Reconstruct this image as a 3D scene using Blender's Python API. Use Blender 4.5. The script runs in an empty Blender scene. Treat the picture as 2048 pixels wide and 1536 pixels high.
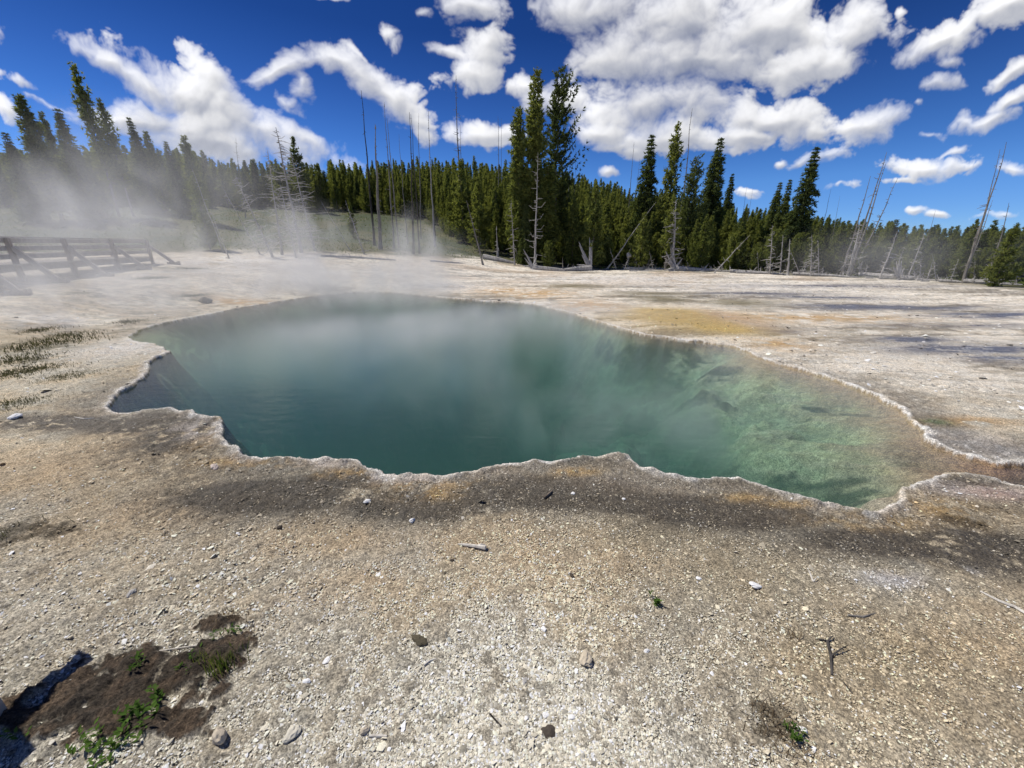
import bpy, math, random
import numpy as np
from mathutils import Vector, Matrix, noise as mnoise

random.seed(7); RNG = np.random.default_rng(11)
S = bpy.context.scene
COL = S.collection
R = math.radians

# ---------------------------------------------------------------- camera
H = 2.3; FPX = 770.0; PITCH = math.atan(268 / 770.0)
CP, SP = math.cos(PITCH), math.sin(PITCH)
cam_d = bpy.data.cameras.new('camera'); cam = bpy.data.objects.new('camera', cam_d); COL.objects.link(cam)
cam_d.sensor_width = 36; cam_d.lens = FPX / 2048 * 36; cam_d.clip_end = 20000; cam_d.clip_start = 0.05
cam.location = (0, 0, H); cam.rotation_euler = (math.pi / 2 - PITCH, 0, 0)
S.camera = cam

def ray(px, py):
    up = 768.0 - py
    return (px - 1024.0, FPX * CP + up * SP, up * CP - FPX * SP)
def at(px, py, Y):                      # point on the sight line at ground distance Y
    d = ray(px, py); t = Y / d[1]
    return Vector((d[0] * t, Y, H + d[2] * t))
def onz(px, py, z=0.0):                 # point on the level z
    d = ray(px, py); t = (z - H) / d[2]
    return Vector((d[0] * t, d[1] * t, z))
def to_px(x, y, z):
    zc = z - H
    dep = y * CP - zc * SP
    up = y * SP + zc * CP
    return 1024 + FPX * x / dep, 768 - FPX * up / dep

# ---------------------------------------------------------------- render settings, sun and exposure
SUN_AZ = math.atan2(0.42, -0.90)       # direction towards the sun in the XY plane
SUN_EL = R(56)
sv = Vector((math.cos(SUN_AZ) * math.cos(SUN_EL), math.sin(SUN_AZ) * math.cos(SUN_EL), math.sin(SUN_EL)))
sl = bpy.data.lights.new('sun', 'SUN'); sun = bpy.data.objects.new('sun', sl); COL.objects.link(sun)
sl.energy = 4.3; sl.angle = R(0.53); sl.color = (1.0, 0.955, 0.88)
sun.rotation_euler = sv.to_track_quat('Z', 'Y').to_euler()
vs = S.view_settings; vs.view_transform = 'Standard'; vs.look = 'None'; vs.exposure = 0.0; vs.gamma = 1
cy = S.cycles
cy.use_denoising = True
cy.max_bounces = 6; cy.diffuse_bounces = 2; cy.glossy_bounces = 2; cy.transmission_bounces = 3
cy.transparent_max_bounces = 16; cy.volume_bounces = 1
cy.volume_step_rate = 1.0; cy.volume_max_steps = 96
cy.sample_clamp_indirect = 4

# ---------------------------------------------------------------- node helper
class NT:
    def __init__(s, tree): s.t = tree; s.n = tree.nodes; s.l = tree.links
    def new(s, kind, **kw):
        n = s.n.new(kind)
        for k, v in kw.items(): setattr(n, k, v)
        return n
    def put(s, n, i, v):
        if isinstance(v, bpy.types.NodeSocket): s.l.new(v, n.inputs[i])
        elif v is not None: n.inputs[i].default_value = v
    def math(s, op, a, b=None, c=None, clamp=False):
        n = s.new('ShaderNodeMath', operation=op, use_clamp=clamp)
        s.put(n, 0, a); s.put(n, 1, b); s.put(n, 2, c); return n.outputs[0]
    def vmath(s, op, a, b=None, out=0):
        n = s.new('ShaderNodeVectorMath', operation=op); s.put(n, 0, a); s.put(n, 1, b); return n.outputs[out]
    def ramp(s, v, a, b, c=0.0, d=1.0, smooth=True):
        n = s.new('ShaderNodeMapRange', interpolation_type='SMOOTHSTEP' if smooth else 'LINEAR')
        for i, x in enumerate((v, a, b, c, d)): s.put(n, i, x)
        return n.outputs[0]
    def mix(s, f, a, b, blend='MIX'):
        n = s.new('ShaderNodeMix', data_type='RGBA', blend_type=blend)
        s.put(n, 0, f); s.put(n, 6, a); s.put(n, 7, b); return n.outputs[2]
    def noise(s, vec, scale, detail=4, rough=0.55, dist=0.0, out=0, dims='3D'):
        n = s.new('ShaderNodeTexNoise', noise_dimensions=dims)
        s.put(n, 'Vector', vec); s.put(n, 'Scale', scale); s.put(n, 'Detail', detail); s.put(n, 'Roughness', rough); s.put(n, 'Distortion', dist)
        return n.outputs[out]
    def vor(s, vec, scale, feature='F1', out=0, rnd=1.0):
        n = s.new('ShaderNodeTexVoronoi', feature=feature)
        s.put(n, 'Vector', vec); s.put(n, 'Scale', scale); s.put(n, 'Randomness', rnd); return n.outputs[out]
    def mapping(s, vec, loc=(0, 0, 0), rot=(0, 0, 0), scale=(1, 1, 1), kind='POINT'):
        n = s.new('ShaderNodeMapping', vector_type=kind)
        s.put(n, 0, vec); s.put(n, 1, loc); s.put(n, 2, rot); s.put(n, 3, scale); return n.outputs[0]

def material(name):
    m = bpy.data.materials.new(name); m.use_nodes = True
    m.node_tree.nodes.clear(); k = NT(m.node_tree)
    return m, k, k.new('ShaderNodeOutputMaterial')

# ---------------------------------------------------------------- numpy noise
def _h(ix, iy, seed):
    n = (ix.astype(np.int64) * 374761393 + iy.astype(np.int64) * 668265263 + seed * 1442695041) & 0xffffffff
    n = ((n ^ (n >> 13)) * 1274126177) & 0xffffffff
    return ((n ^ (n >> 16)) & 0xffff) / 65535.0
def vnoise(x, y, seed=0):
    x = np.asarray(x, float); y = np.asarray(y, float)
    ix = np.floor(x); iy = np.floor(y); fx = x - ix; fy = y - iy
    fx = fx * fx * fx * (fx * (fx * 6 - 15) + 10); fy = fy * fy * fy * (fy * (fy * 6 - 15) + 10)
    a = _h(ix, iy, seed); b = _h(ix + 1, iy, seed); c = _h(ix, iy + 1, seed); d = _h(ix + 1, iy + 1, seed)
    return (a * (1 - fx) + b * fx) * (1 - fy) + (c * (1 - fx) + d * fx) * fy
def fbm(x, y, oct=4, seed=0, gain=0.5):
    s = 0; a = 1; t = 0
    for o in range(oct):
        s = s + a * vnoise(x * 2 ** o + 17.3 * o, y * 2 ** o - 9.1 * o, seed + o); t += a; a *= gain
    return s / t
def sstep(a, b, x):
    t = np.clip((x - a) / (b - a), 0, 1); return t * t * (3 - 2 * t)

# ---------------------------------------------------------------- world: Nishita sky with fair-weather clouds
W = bpy.data.worlds.new('World'); S.world = W; W.use_nodes = True
W.node_tree.nodes.clear(); k = NT(W.node_tree)
wo = k.new('ShaderNodeOutputWorld'); bg = k.new('ShaderNodeBackground')
sky = k.new('ShaderNodeTexSky', sky_type='NISHITA')
sky.sun_disc = False; sky.sun_elevation = SUN_EL; sky.sun_rotation = math.atan2(sv.x, sv.y)
sky.altitude = 2300; sky.air_density = 1.0; sky.dust_density = 0.1; sky.ozone_density = 3.0
tc = k.new('ShaderNodeTexCoord')
sep = k.new('ShaderNodeSeparateXYZ'); k.l.new(tc.outputs['Generated'], sep.inputs[0])
# clouds live in the (x/|y|, z/|y|) chart of the sky
ay = k.math('MAXIMUM', k.math('ABSOLUTE', sep.outputs[1]), 0.12)
CL = [  # pixel x, y, half length, half height, tilt (deg, clockwise on the picture)
 (225,128,44,13,22),(290,160,62,20,22),(420,145,62,32,38),(395,195,120,38,25),(480,225,110,42,25),(555,150,55,22,-15),(600,175,30,20,60),
 (520,265,130,34,22),(440,285,100,30,5),(620,285,90,20,22),(580,215,26,15,35),(245,232,105,22,5),(300,225,60,14,15),(400,255,60,30,0),
 (672,125,50,22,5),(728,155,60,30,35),(790,195,62,36,45),(825,230,36,26,60),(722,118,30,6,35),(785,85,30,20,20),(660,5,30,8,10),
 (62,163,36,11,28),(85,195,40,9,30),(10,215,34,22,40),(-30,60,30,20,0),
 (955,15,62,36,0),(985,85,52,44,0),(900,108,36,10,10),(960,150,52,28,-10),(1060,165,40,22,0),
 (1185,15,90,36,0),(1330,25,170,58,5),(1560,50,190,52,5),(1640,120,120,40,-8),(1715,70,50,60,0),(1240,105,110,50,0),(1420,110,150,50,0),
 (1130,180,90,40,0),(1260,215,125,58,0),(1390,215,110,50,0),(1340,275,110,30,0),(1510,238,140,34,5),(1620,265,46,18,15),(1220,292,44,12,-5),
 (1200,265,70,24,0),(1480,275,90,24,-5),(1260,305,30,10,0),
 (1725,250,62,38,-20),(1785,228,44,22,-28),(1830,205,20,8,0),(1975,45,100,44,-28),(1885,88,66,24,-18),(2040,0,80,44,-30),
 (1880,163,38,13,-5),(1932,233,24,18,-10),(1985,228,52,14,-15),(2030,190,50,11,-20),(1858,262,32,8,5),(2025,140,44,10,-25),(1900,132,24,7,0),
 (1862,327,68,18,-4),(1800,356,38,5,-5),(1900,300,22,7,-30),(1648,315,34,16,-10),(1610,330,26,12,-10),(1668,378,32,9,-10),(1568,328,12,9,0),
 (985,262,56,24,5),(922,272,18,9,30),(1510,390,40,11,-3),(1225,345,14,5,0),(2032,328,24,7,5),(2010,425,34,6,-3),(1832,420,20,7,0),(1885,424,14,5,0),
 (1800,30,16,14,60),(1560,240,60,20,10),(860,40,18,10,0)]
def uv(px, py):
    d = ray(px, py); return d[0] / d[1], d[2] / d[1]
# the cloud field is computed here, in numbers: thickness, then light through it
CW, CH_, U0, U1, V0, V1 = 3000, 960, -2.3, 2.3, 0.0, 1.46
cu, cvv = np.meshgrid(np.linspace(U0, U1, CW), np.linspace(V0, V1, CH_))
wx = fbm(cu * 5, cvv * 7, 3, 301) - 0.5; wy = fbm(cu * 5, cvv * 7, 3, 305) - 0.5
wx2 = fbm(cu * 22, cvv * 26, 3, 311) - 0.5; wy2 = fbm(cu * 22, cvv * 26, 3, 315) - 0.5
qx = cu + 0.055 * wx + 0.020 * wx2; qy = cvv + 0.045 * wy + 0.020 * wy2
acc = np.full(cu.shape, -1.0); 
for (px, py, rx, ry, rot) in CL:
    u0, v0 = uv(px, py); u1, _ = uv(px + rx, py); _, v2 = uv(px, py - ry)
    a_ = abs(u1 - u0) * 1.12; b_ = abs(v2 - v0) * 1.18; co, si = math.cos(-R(rot)), math.sin(-R(rot))
    ext = 1.6 * max(a_, b_) + 0.08
    i0, i1 = [int(np.clip((t - U0) / (U1 - U0) * CW, 0, CW)) for t in (u0 - ext, u0 + ext)]
    j0, j1 = [int(np.clip((t - V0) / (V1 - V0) * CH_, 0, CH_)) for t in (v0 - ext, v0 + ext)]
    if i1 <= i0 or j1 <= j0: continue
    dx = qx[j0:j1, i0:i1] - u0; dy = qy[j0:j1, i0:i1] - v0
    d = np.sqrt(((dx * co + dy * si) / a_) ** 2 + ((-dx * si + dy * co) / b_) ** 2)
    s_ = min(1.0, 0.5 + rx * ry / 3500.0)
    d = (1 - d) * s_; h_ = 0.14
    A = acc[j0:j1, i0:i1]; e = np.clip(0.5 + 0.5 * (d - A) / h_, 0, 1)
    acc[j0:j1, i0:i1] = A * (1 - e) + d * e + h_ * e * (1 - e)
def billow(x, y, oct, seed, gain=0.55):
    s = 0; a = 1; t = 0
    for o in range(oct):
        s = s + a * (1 - np.abs(2 * vnoise(x * 2 ** o + 3.7 * o, y * 2 ** o + 1.3 * o, seed + o) - 1)); t += a; a *= gain
    return s / t
def blur(a, r):
    for ax in (0, 1):
        for _ in range(2):
            p = np.pad(a, [(r + 1, r) if i == ax else (0, 0) for i in (0, 1)], mode='edge'); c = np.cumsum(p, axis=ax)
            a = (c[2 * r + 1:] - c[:-2 * r - 1]) / (2 * r + 1) if ax == 0 else (c[:, 2 * r + 1:] - c[:, :-2 * r - 1]) / (2 * r + 1)
    return a
def puffs(x, y, oct, seed, gain=0.5):
    s = 0; a = 1; t = 0
    for o in range(oct):
        X = x * 2.1 ** o + 5.1 * o; Y = y * 2.1 ** o + 2.7 * o; ix = np.floor(X); iy = np.floor(Y); m = np.full(X.shape, 9.0)
        for i in (-1, 0, 1):
            for j in (-1, 0, 1):
                hx = _h(ix + i, iy + j, seed + o); hy = _h(ix + i, iy + j, seed + o + 50)
                m = np.minimum(m, (ix + i + hx - X) ** 2 + (iy + j + hy - Y) ** 2)
        s = s + a * np.clip(1 - m / 0.85, 0, 1); t += a; a *= gain
    return s / t
big = fbm(cu * 4.5 + 0.6 * wx, cvv * 7 + 0.6 * wy, 3, 351)
pf = puffs(qx * 13, qy * 17, 5, 331, 0.60)
nz = 0.52 * fbm(qx * 11, qy * 15, 8, 321, 0.64) + 0.48 * (pf * 0.85 + 0.03)
CD = acc * 0.95 + (nz - 0.47) * 2.3 + (big - 0.5) * 0.75 - 0.10
thick = np.clip(CD, 0, None)
wisp = sstep(0.35, 0.65, fbm(cu * 6, cvv * 6, 2, 361))
cov = 1 - np.exp(-(np.clip(CD + 0.05, 0, None) * (1.9 + 3.6 * wisp)) ** 1.25)
cov *= 0.97 * sstep(0.0, 0.03, cvv)
hgt_ = (0.16 * blur(np.sqrt(thick + 0.02), 2) + 0.30 * blur(np.sqrt(thick + 0.02), 5) + 0.55 * blur(np.sqrt(thick + 0.02), 14)) * 0.13
gy_, gx_ = np.gradient(hgt_, (V1 - V0) / CH_, (U1 - U0) / CW)
nl = (gx_ * 0.45 - gy_ * 0.80 + 0.45) / np.sqrt(1 + gx_ ** 2 + gy_ ** 2)
ts = blur(thick, 4)
tau = np.zeros(cu.shape)
for q, wq in ((6, .5), (12, .8), (22, 1.0), (36, 1.2), (55, 1.3), (78, 1.3)):
    sx, sy = int(q * 0.4), int(q * 0.9)
    sh = np.zeros_like(thick); sh[:CH_ - sy, sx:] = ts[sy:, :CW - sx]; tau += sh * wq
fine = (pf - 0.5) * 0.26
lit = 0.69 + 0.27 * np.clip(nl, -0.5, 1.2) + 0.30 * np.exp(-tau * 0.75) - 0.09 * sstep(0.3, 0.9, blur(thick, 16)) + fine * sstep(0.05, 0.3, thick)
lit = np.clip(0.17 + 0.83 * lit, 0.5, 1.12)
cimg = bpy.data.images.new('cloud_field', CW, CH_, float_buffer=True, alpha=False)
cimg.colorspace_settings.name = 'Non-Color'
px_ = np.ones((CH_, CW, 4), np.float32); px_[..., 0] = cov; px_[..., 1] = lit; px_[..., 2] = 0
cimg.pixels.foreach_set(px_.ravel()); cimg.update(); cimg.pack()
del wx, wy, wx2, wy2, qx, qy, acc, nz, CD, thick, cov, hgt_, gx_, gy_, nl, tau, px_
uvm = k.new('ShaderNodeCombineXYZ')
k.l.new(k.ramp(k.math('DIVIDE', sep.outputs[0], ay), U0, U1, smooth=False), uvm.inputs[0])
k.l.new(k.ramp(k.math('DIVIDE', sep.outputs[2], ay), V0, V1, smooth=False), uvm.inputs[1])
ti = k.new('ShaderNodeTexImage', extension='EXTEND', interpolation='Cubic'); ti.image = cimg; k.l.new(uvm.outputs[0], ti.inputs[0])
cs = k.new('ShaderNodeSeparateColor'); k.l.new(ti.outputs[0], cs.inputs[0])
covn = k.math('MULTIPLY', cs.outputs[0], k.ramp(sep.outputs[2], 0.0, 0.02))
lit = cs.outputs[1]
tint = k.mix(k.ramp(lit, 0.45, 0.95), (0.84, 0.91, 1.12, 1), (1.0, 1.0, 1.02, 1))
hs = k.new('ShaderNodeHueSaturation'); k.l.new(sky.outputs[0], hs.inputs['Color'])
hs.inputs['Saturation'].default_value = 1.25; hs.inputs['Value'].default_value = 0.80
crp = k.new('ShaderNodeValToRGB'); k.l.new(sep.outputs[2], crp.inputs[0]); ce = crp.color_ramp.elements
for i, (p_, c_) in enumerate(((0.0, (0.30, 0.46, 0.76)), (0.07, (0.36, 0.49, 0.75)), (0.13, (0.43, 0.54, 0.75)), (0.29, (0.26, 0.32, 0.51)), (0.39, (0.15, 0.21, 0.37)), (0.6, (0.12, 0.19, 0.34)))):
    e_ = ce[i] if i < 2 else ce.new(p_)
    e_.position = p_; e_.color = (*c_, 1)
sk2 = k.new('ShaderNodeVectorMath', operation='SCALE'); k.l.new(crp.outputs[0], sk2.inputs[0]); sk2.inputs[3].default_value = 2.0
hs.inputs['Saturation'].default_value = 1.25
skc = k.mix(1.0, hs.outputs[0], sk2.outputs[0], 'MULTIPLY')
for e_ in (): pass
ccol = k.new('ShaderNodeVectorMath', operation='SCALE'); k.l.new(tint, ccol.inputs[0]); k.l.new(k.math('MULTIPLY', k.math('POWER', lit, 1.5), 9.0), ccol.inputs[3])
k.l.new(k.mix(covn, skc, ccol.outputs[0]), bg.inputs[0])
bg.inputs[1].default_value = 0.10
k.l.new(bg.outputs[0], wo.inputs[0])
W.cycles.sampling_method = 'MANUAL'; W.cycles.sample_map_resolution = 512

# ---------------------------------------------------------------- pool outline (photo pixels laid on the level of the rim)
PO = [(213,812),(222,822),(250,825),(290,822),(340,820),(380,823),(400,830),(437,835),(450,855),(458,880),(480,900),(490,912),(520,917),
 (560,916),(600,918),(655,920),(700,922),(740,935),(780,948),(830,950),(870,957),(900,955),(940,943),(990,930),(1020,925),(1060,925),
 (1110,925),(1150,920),(1180,915),(1205,913),(1235,908),(1255,918),(1280,932),(1330,945),(1390,955),(1440,957),(1480,957),(1520,967),
 (1570,985),(1610,1000),(1650,1007),(1690,1017),(1740,1028),(1768,1022),(1790,1005),(1800,985),(1840,962),(1870,950),(1910,945),(1950,950),
 (2000,962),(2048,978),(2150,1000),(2260,1008),(2300,985),(2180,950),(2048,926),(1990,925),(1940,912),(1880,893),(1855,882),(1845,862),
 (1820,840),(1805,825),(1790,812),(1750,790),(1700,770),(1650,752),(1620,742),(1560,728),(1520,715),(1490,700),(1460,690),(1400,683),
 (1350,677),(1290,668),(1240,655),(1190,640),(1150,628),(1110,618),(1080,610),(1040,604),(980,602),(930,598),(880,594),(830,588),(780,584),
 (720,583),(660,588),(600,596),(550,604),(480,615),(420,628),(370,637),(320,648),(280,660),(262,672),(270,682),(300,686),(325,693),(338,705),
 (320,712),(305,718),(300,730),(293,745),(285,755),(270,768),(250,778),(232,790),(222,800)]
PW = np.array([onz(*p)[:2] for p in PO])
def densify(P, step=0.09):
    out = []
    n = len(P)
    for i in range(n):
        p0, p1, p2, p3 = P[i - 1], P[i], P[(i + 1) % n], P[(i + 2) % n]
        m = max(2, min(40, int(np.linalg.norm(p2 - p1) / step)))
        for j in range(m):
            t = j / m
            c = 0.5 * ((2 * p1) + (-p0 + p2) * t + (2 * p0 - 5 * p1 + 4 * p2 - p3) * t * t + (-p0 + 3 * p1 - 3 * p2 + p3) * t ** 3)
            out.append(0.5 * c + 0.5 * (p1 * (1 - t) + p2 * t))
    return np.array(out)
PD = densify(PW)
def sdist(x, y, P=PD):
    """distance to the shore, negative inside the pool"""
    x = np.atleast_1d(np.asarray(x, float)); y = np.atleast_1d(np.asarray(y, float))
    res = np.empty(len(x))
    A = P; B = np.roll(P, -1, 0); E = B - A; L = (E ** 2).sum(1) + 1e-12
    for i in range(0, len(x), 20000):
        X = x[i:i + 20000, None]; Y = y[i:i + 20000, None]
        dx = X - A[:, 0]; dy = Y - A[:, 1]
        t = np.clip((dx * E[:, 0] + dy * E[:, 1]) / L, 0, 1)
        d = np.sqrt(((dx - t * E[:, 0]) ** 2 + (dy - t * E[:, 1]) ** 2).min(1))
        c = ((A[:, 1] > Y) != (B[:, 1] > Y)) & (X < A[:, 0] + (Y - A[:, 1]) * E[:, 0] / np.where(np.abs(E[:, 1]) < 1e-9, 1e-9, E[:, 1]))
        res[i:i + 20000] = np.where(c.sum(1) % 2 == 1, -d, d)
    return res
PC = PW[::1]                                     # coarser outline for far points

# ---------------------------------------------------------------- terrain
TP = []
def tp(px, py, Y): p = at(px, py, Y); TP.append((p.x, p.y, p.z))
for a, b in ((0, 2), (-5, 3), (5, 3), (-9, 6), (9, 6), (-12, 10), (12, 10), (-4, 14), (16, 15), (-11.5, 16), (6, 22), (24, 22), (0, 23), (-6, 22), (15, 30), (24, 34), (30, 22), (-14, 4), (20, 5)):
    TP.append((a, b, 0.0))
for a in ((0, 546, 19.5), (6, 562, 16.2), (-300, 575, 14), (200, 545, 21.5), (430, 518, 34), (330, 560, 19.5), (300, 530, 25.5), (640, 520, 36), (860, 522, 42), (1100, 533, 50), (1350, 542, 43),
          (1650, 554, 36), (2048, 580, 25.5), (2300, 590, 24), (100, 404, 75), (-400, 400, 75), (400, 407, 80), (700, 424, 85), (900, 430, 85),
          (300, 470, 50), (700, 475, 55), (-100, 470, 45), (900, 490, 58)): tp(*a)
for px, py, hh in ((-500, 330, 9), (-100, 330, 9), (300, 325, 9), (600, 315, 9), (900, 310, 8.5), (1050, 312, 8.5), (1250, 362, 8), (1450, 392, 8), (1650, 420, 7), (1850, 440, 7), (2100, 452, 6.5), (2500, 455, 6)):
    p = at(px, py, 120); TP.append((p.x, p.y, max(p.z - hh, 0.0)))
TP = np.array(TP)
def _warp(x, y):
    yy = np.clip(y, 1.0, 125.0); u = np.clip(x / (yy + 6.0), -2.2, 2.2)
    return u * 2.2, np.log(yy + 8.0) * 2.2
def _tps():
    a, b = _warp(TP[:, 0], TP[:, 1]); n = len(a)
    r2 = (a[:, None] - a) ** 2 + (b[:, None] - b) ** 2
    K = 0.5 * r2 * np.log(r2 + 1e-12) + np.eye(n) * 0.01
    Pm = np.c_[np.ones(n), a, b]
    M = np.zeros((n + 3, n + 3)); M[:n, :n] = K; M[:n, n:] = Pm; M[n:, :n] = Pm.T
    return a, b, np.linalg.solve(M, np.r_[TP[:, 2], 0, 0, 0])
_ta, _tb, _tw = _tps()
def base_z(x, y):
    a, b = _warp(x, y); r = np.full(len(a), _tw[-3]) + _tw[-2] * a + _tw[-1] * b
    for i in range(len(_ta)):
        r2 = (a - _ta[i]) ** 2 + (b - _tb[i]) ** 2
        r += _tw[i] * 0.5 * r2 * np.log(r2 + 1e-12)
    r = np.maximum(r, 0) * (1 - sstep(150, 420, y))
    return r * sstep(0.5, 5.0, y)
def pool_blob(x, y, px, py, rx, ry):
    c = onz(px, py); e = onz(px + rx, py); n = onz(px, py - ry); s = onz(px, py + ry)
    cy_ = (n.y + s.y) / 2
    return np.exp(-(((x - c.x) / abs(e.x - c.x)) ** 2 + ((y - cy_) / (0.5 * abs(n.y - s.y))) ** 2))
def land_z(x, y, d):
    """height of the land sheet; d = signed shore distance (may be clipped far away)"""
    z = base_z(x, y) * sstep(0.3, 5.0, d)
    z = z + 0.05 * sstep(0.0, 1.2, d)
    near = 1 - sstep(25, 60, np.hypot(x, y))
    z = z + (fbm(x * 0.35, y * 0.35, 3, 5) - 0.5) * 0.10 * sstep(0.6, 3, d) * (0.4 + near)
    z = z + (fbm(x * 2.2, y * 2.2, 4, 9) - 0.5) * 0.035 * sstep(0.15, 1.0, d)
    z = z + np.abs(fbm(x * 0.12, y * 0.9, 4, 31) - 0.5) * 0.18 * sstep(1.5, 4, d) * sstep(6, 12, y) * (1 - sstep(38, 50, y))
    z = z + (fbm(x * 0.15, y * 0.15, 3, 77) - 0.5) * 1.2 * sstep(45, 75, y)
    l2 = fbm(x * 3.4, y * 3.4, 5, 171, .58); z = z + 0.011 * (sstep(.47, .49, l2) + sstep(.55, .57, l2) * .8) * np.exp(-(np.maximum(d, 0) / 0.42) ** 2) * (d > 0)
    # raised crusty rim
    rim = np.exp(-((d - 0.05) / 0.05) ** 2)
    z = z + rim * (0.012 + 0.075 * np.clip(fbm(x * 7, y * 7, 4, 3) - 0.42, -0.2, 1)) * (d > -0.2) * (1 - .75 * sstep(4.6, 8, y))
    return z
def pool_depth(x, y, d):
    i = np.maximum(-d, 0)
    sl_ = 2.6 + 0 * x
    shelf = np.maximum.reduce([pool_blob(x, y, 1900, 900, 330, 115), pool_blob(x, y, 1600, 770, 260, 90), 0.9 * pool_blob(x, y, 1720, 860, 330, 130), pool_blob(x, y, 1790, 1000, 70, 36) * 1.0])
    shl = pool_blob(x, y, 330, 665, 120, 28)
    far = sstep(10, 20, y)
    sl_ = sl_ * (1 - 0.86 * np.clip(shelf * 1.25, 0, 1)) * (1 - 0.80 * np.clip(shl * 1.2, 0, 1)) * (1 - 0.55 * far)
    dmax = 7.5 - 5.2 * np.clip(np.maximum(pool_blob(x, y, 1600, 830, 430, 180) * 1.3, pool_blob(x, y, 1250, 740, 330, 90) * .85), 0, 1)
    dep = dmax * (1 - np.exp(-sl_ * i / dmax))
    rg = fbm(x * 1.3 + y * 0.9, (y - x) * 0.45, 5, 41, 0.58)
    dep = dep * (0.72 + 0.56 * rg) + np.abs(rg - 0.5) * 1.1 * sstep(0.3, 1.5, i) * (1 - 0.3 * far)
    dep += 0.8 * pool_blob(x, y, 1390, 775, 30, 60)
    return 0.045 * sstep(0, 0.03, i) + dep

# ---------------------------------------------------------------- ground sheet (rings round the viewpoint, fine in front)
front = np.linspace(R(-67), R(67), 1160)
side = np.r_[np.linspace(R(67), R(293), 84)[1:-1]]
ang = np.r_[front, side]
rad = np.r_[np.exp(np.linspace(np.log(0.9), np.log(24), 840)), np.exp(np.linspace(np.log(24), np.log(130), 190))[1:], np.exp(np.linspace(np.log(130), np.log(6000), 30))[1:]]
na, nr = len(ang), len(rad)
GX = (rad[:, None] * np.sin(ang)[None, :]).ravel(); GY = (rad[:, None] * np.cos(ang)[None, :]).ravel()
GD = np.full(len(GX), 9.0)
nearm = (GX > -16) & (GX < 16) & (GY > 1.0) & (GY < 27)
GD[nearm] = sdist(GX[nearm], GY[nearm])
jit = (fbm(GX * 5, GY * 5, 4, 21) - 0.5) * 0.16 + (fbm(GX * 1.6, GY * 1.6, 2, 23) - 0.5) * 0.10
GDj = GD + np.where(nearm, jit * (0.45 + 0.55 * (1 - np.exp(-GY / 6))), 0)
GZ = np.where(GDj > 0, land_z(GX, GY, GDj), -pool_depth(GX, GY, GDj))
dist = np.hypot(GX, GY)
m0 = dist < 14
ero = np.zeros(len(GX)); ero[m0] = (fbm(GX[m0] * 14, GY[m0] * 14, 4, 61, .6) - 0.5)
GZ += np.where(GDj > 0.02, ero * (0.026 + 0.03 * sstep(0.5, -2.5, GX)), 0)

# ---- mineral colours, laid out as stains of their own on the land
def gpt(px, py):
    """where the sight line through a photo pixel meets the land"""
    lo = None
    d = ray(px, py); n = 600
    Y = np.exp(np.linspace(np.log(1.2), np.log(140), n)); t = Y / d[1]
    X = d[0] * t; Z = H + d[2] * t
    L = base_z(X, Y)
    i = np.argmax(Z < L) if (Z < L).any() else n - 1
    return float(X[i]), float(Y[i]), float(L[i])
def gblob(x, y, px, py, rx, ry, rot=0):
    c = gpt(px, py); e = gpt(px + rx, py); nn_ = gpt(px, py - ry); s_ = gpt(px, py + ry)
    rxw = max(abs(e[0] - c[0]), 0.02); ryw = max(0.5 * abs(nn_[1] - s_[1]), 0.02); cyw = (nn_[1] + s_[1]) / 2
    dx = x - c[0]; dy = y - cyw
    if rot:
        a = R(rot); dx, dy = dx * math.cos(a) + dy * math.sin(a), -dx * math.sin(a) + dy * math.cos(a)
    return np.exp(-((dx / rxw) ** 2 + (dy / ryw) ** 2))
def blobs(x, y, L): return np.maximum.reduce([gblob(x, y, *b) for b in L])
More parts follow.
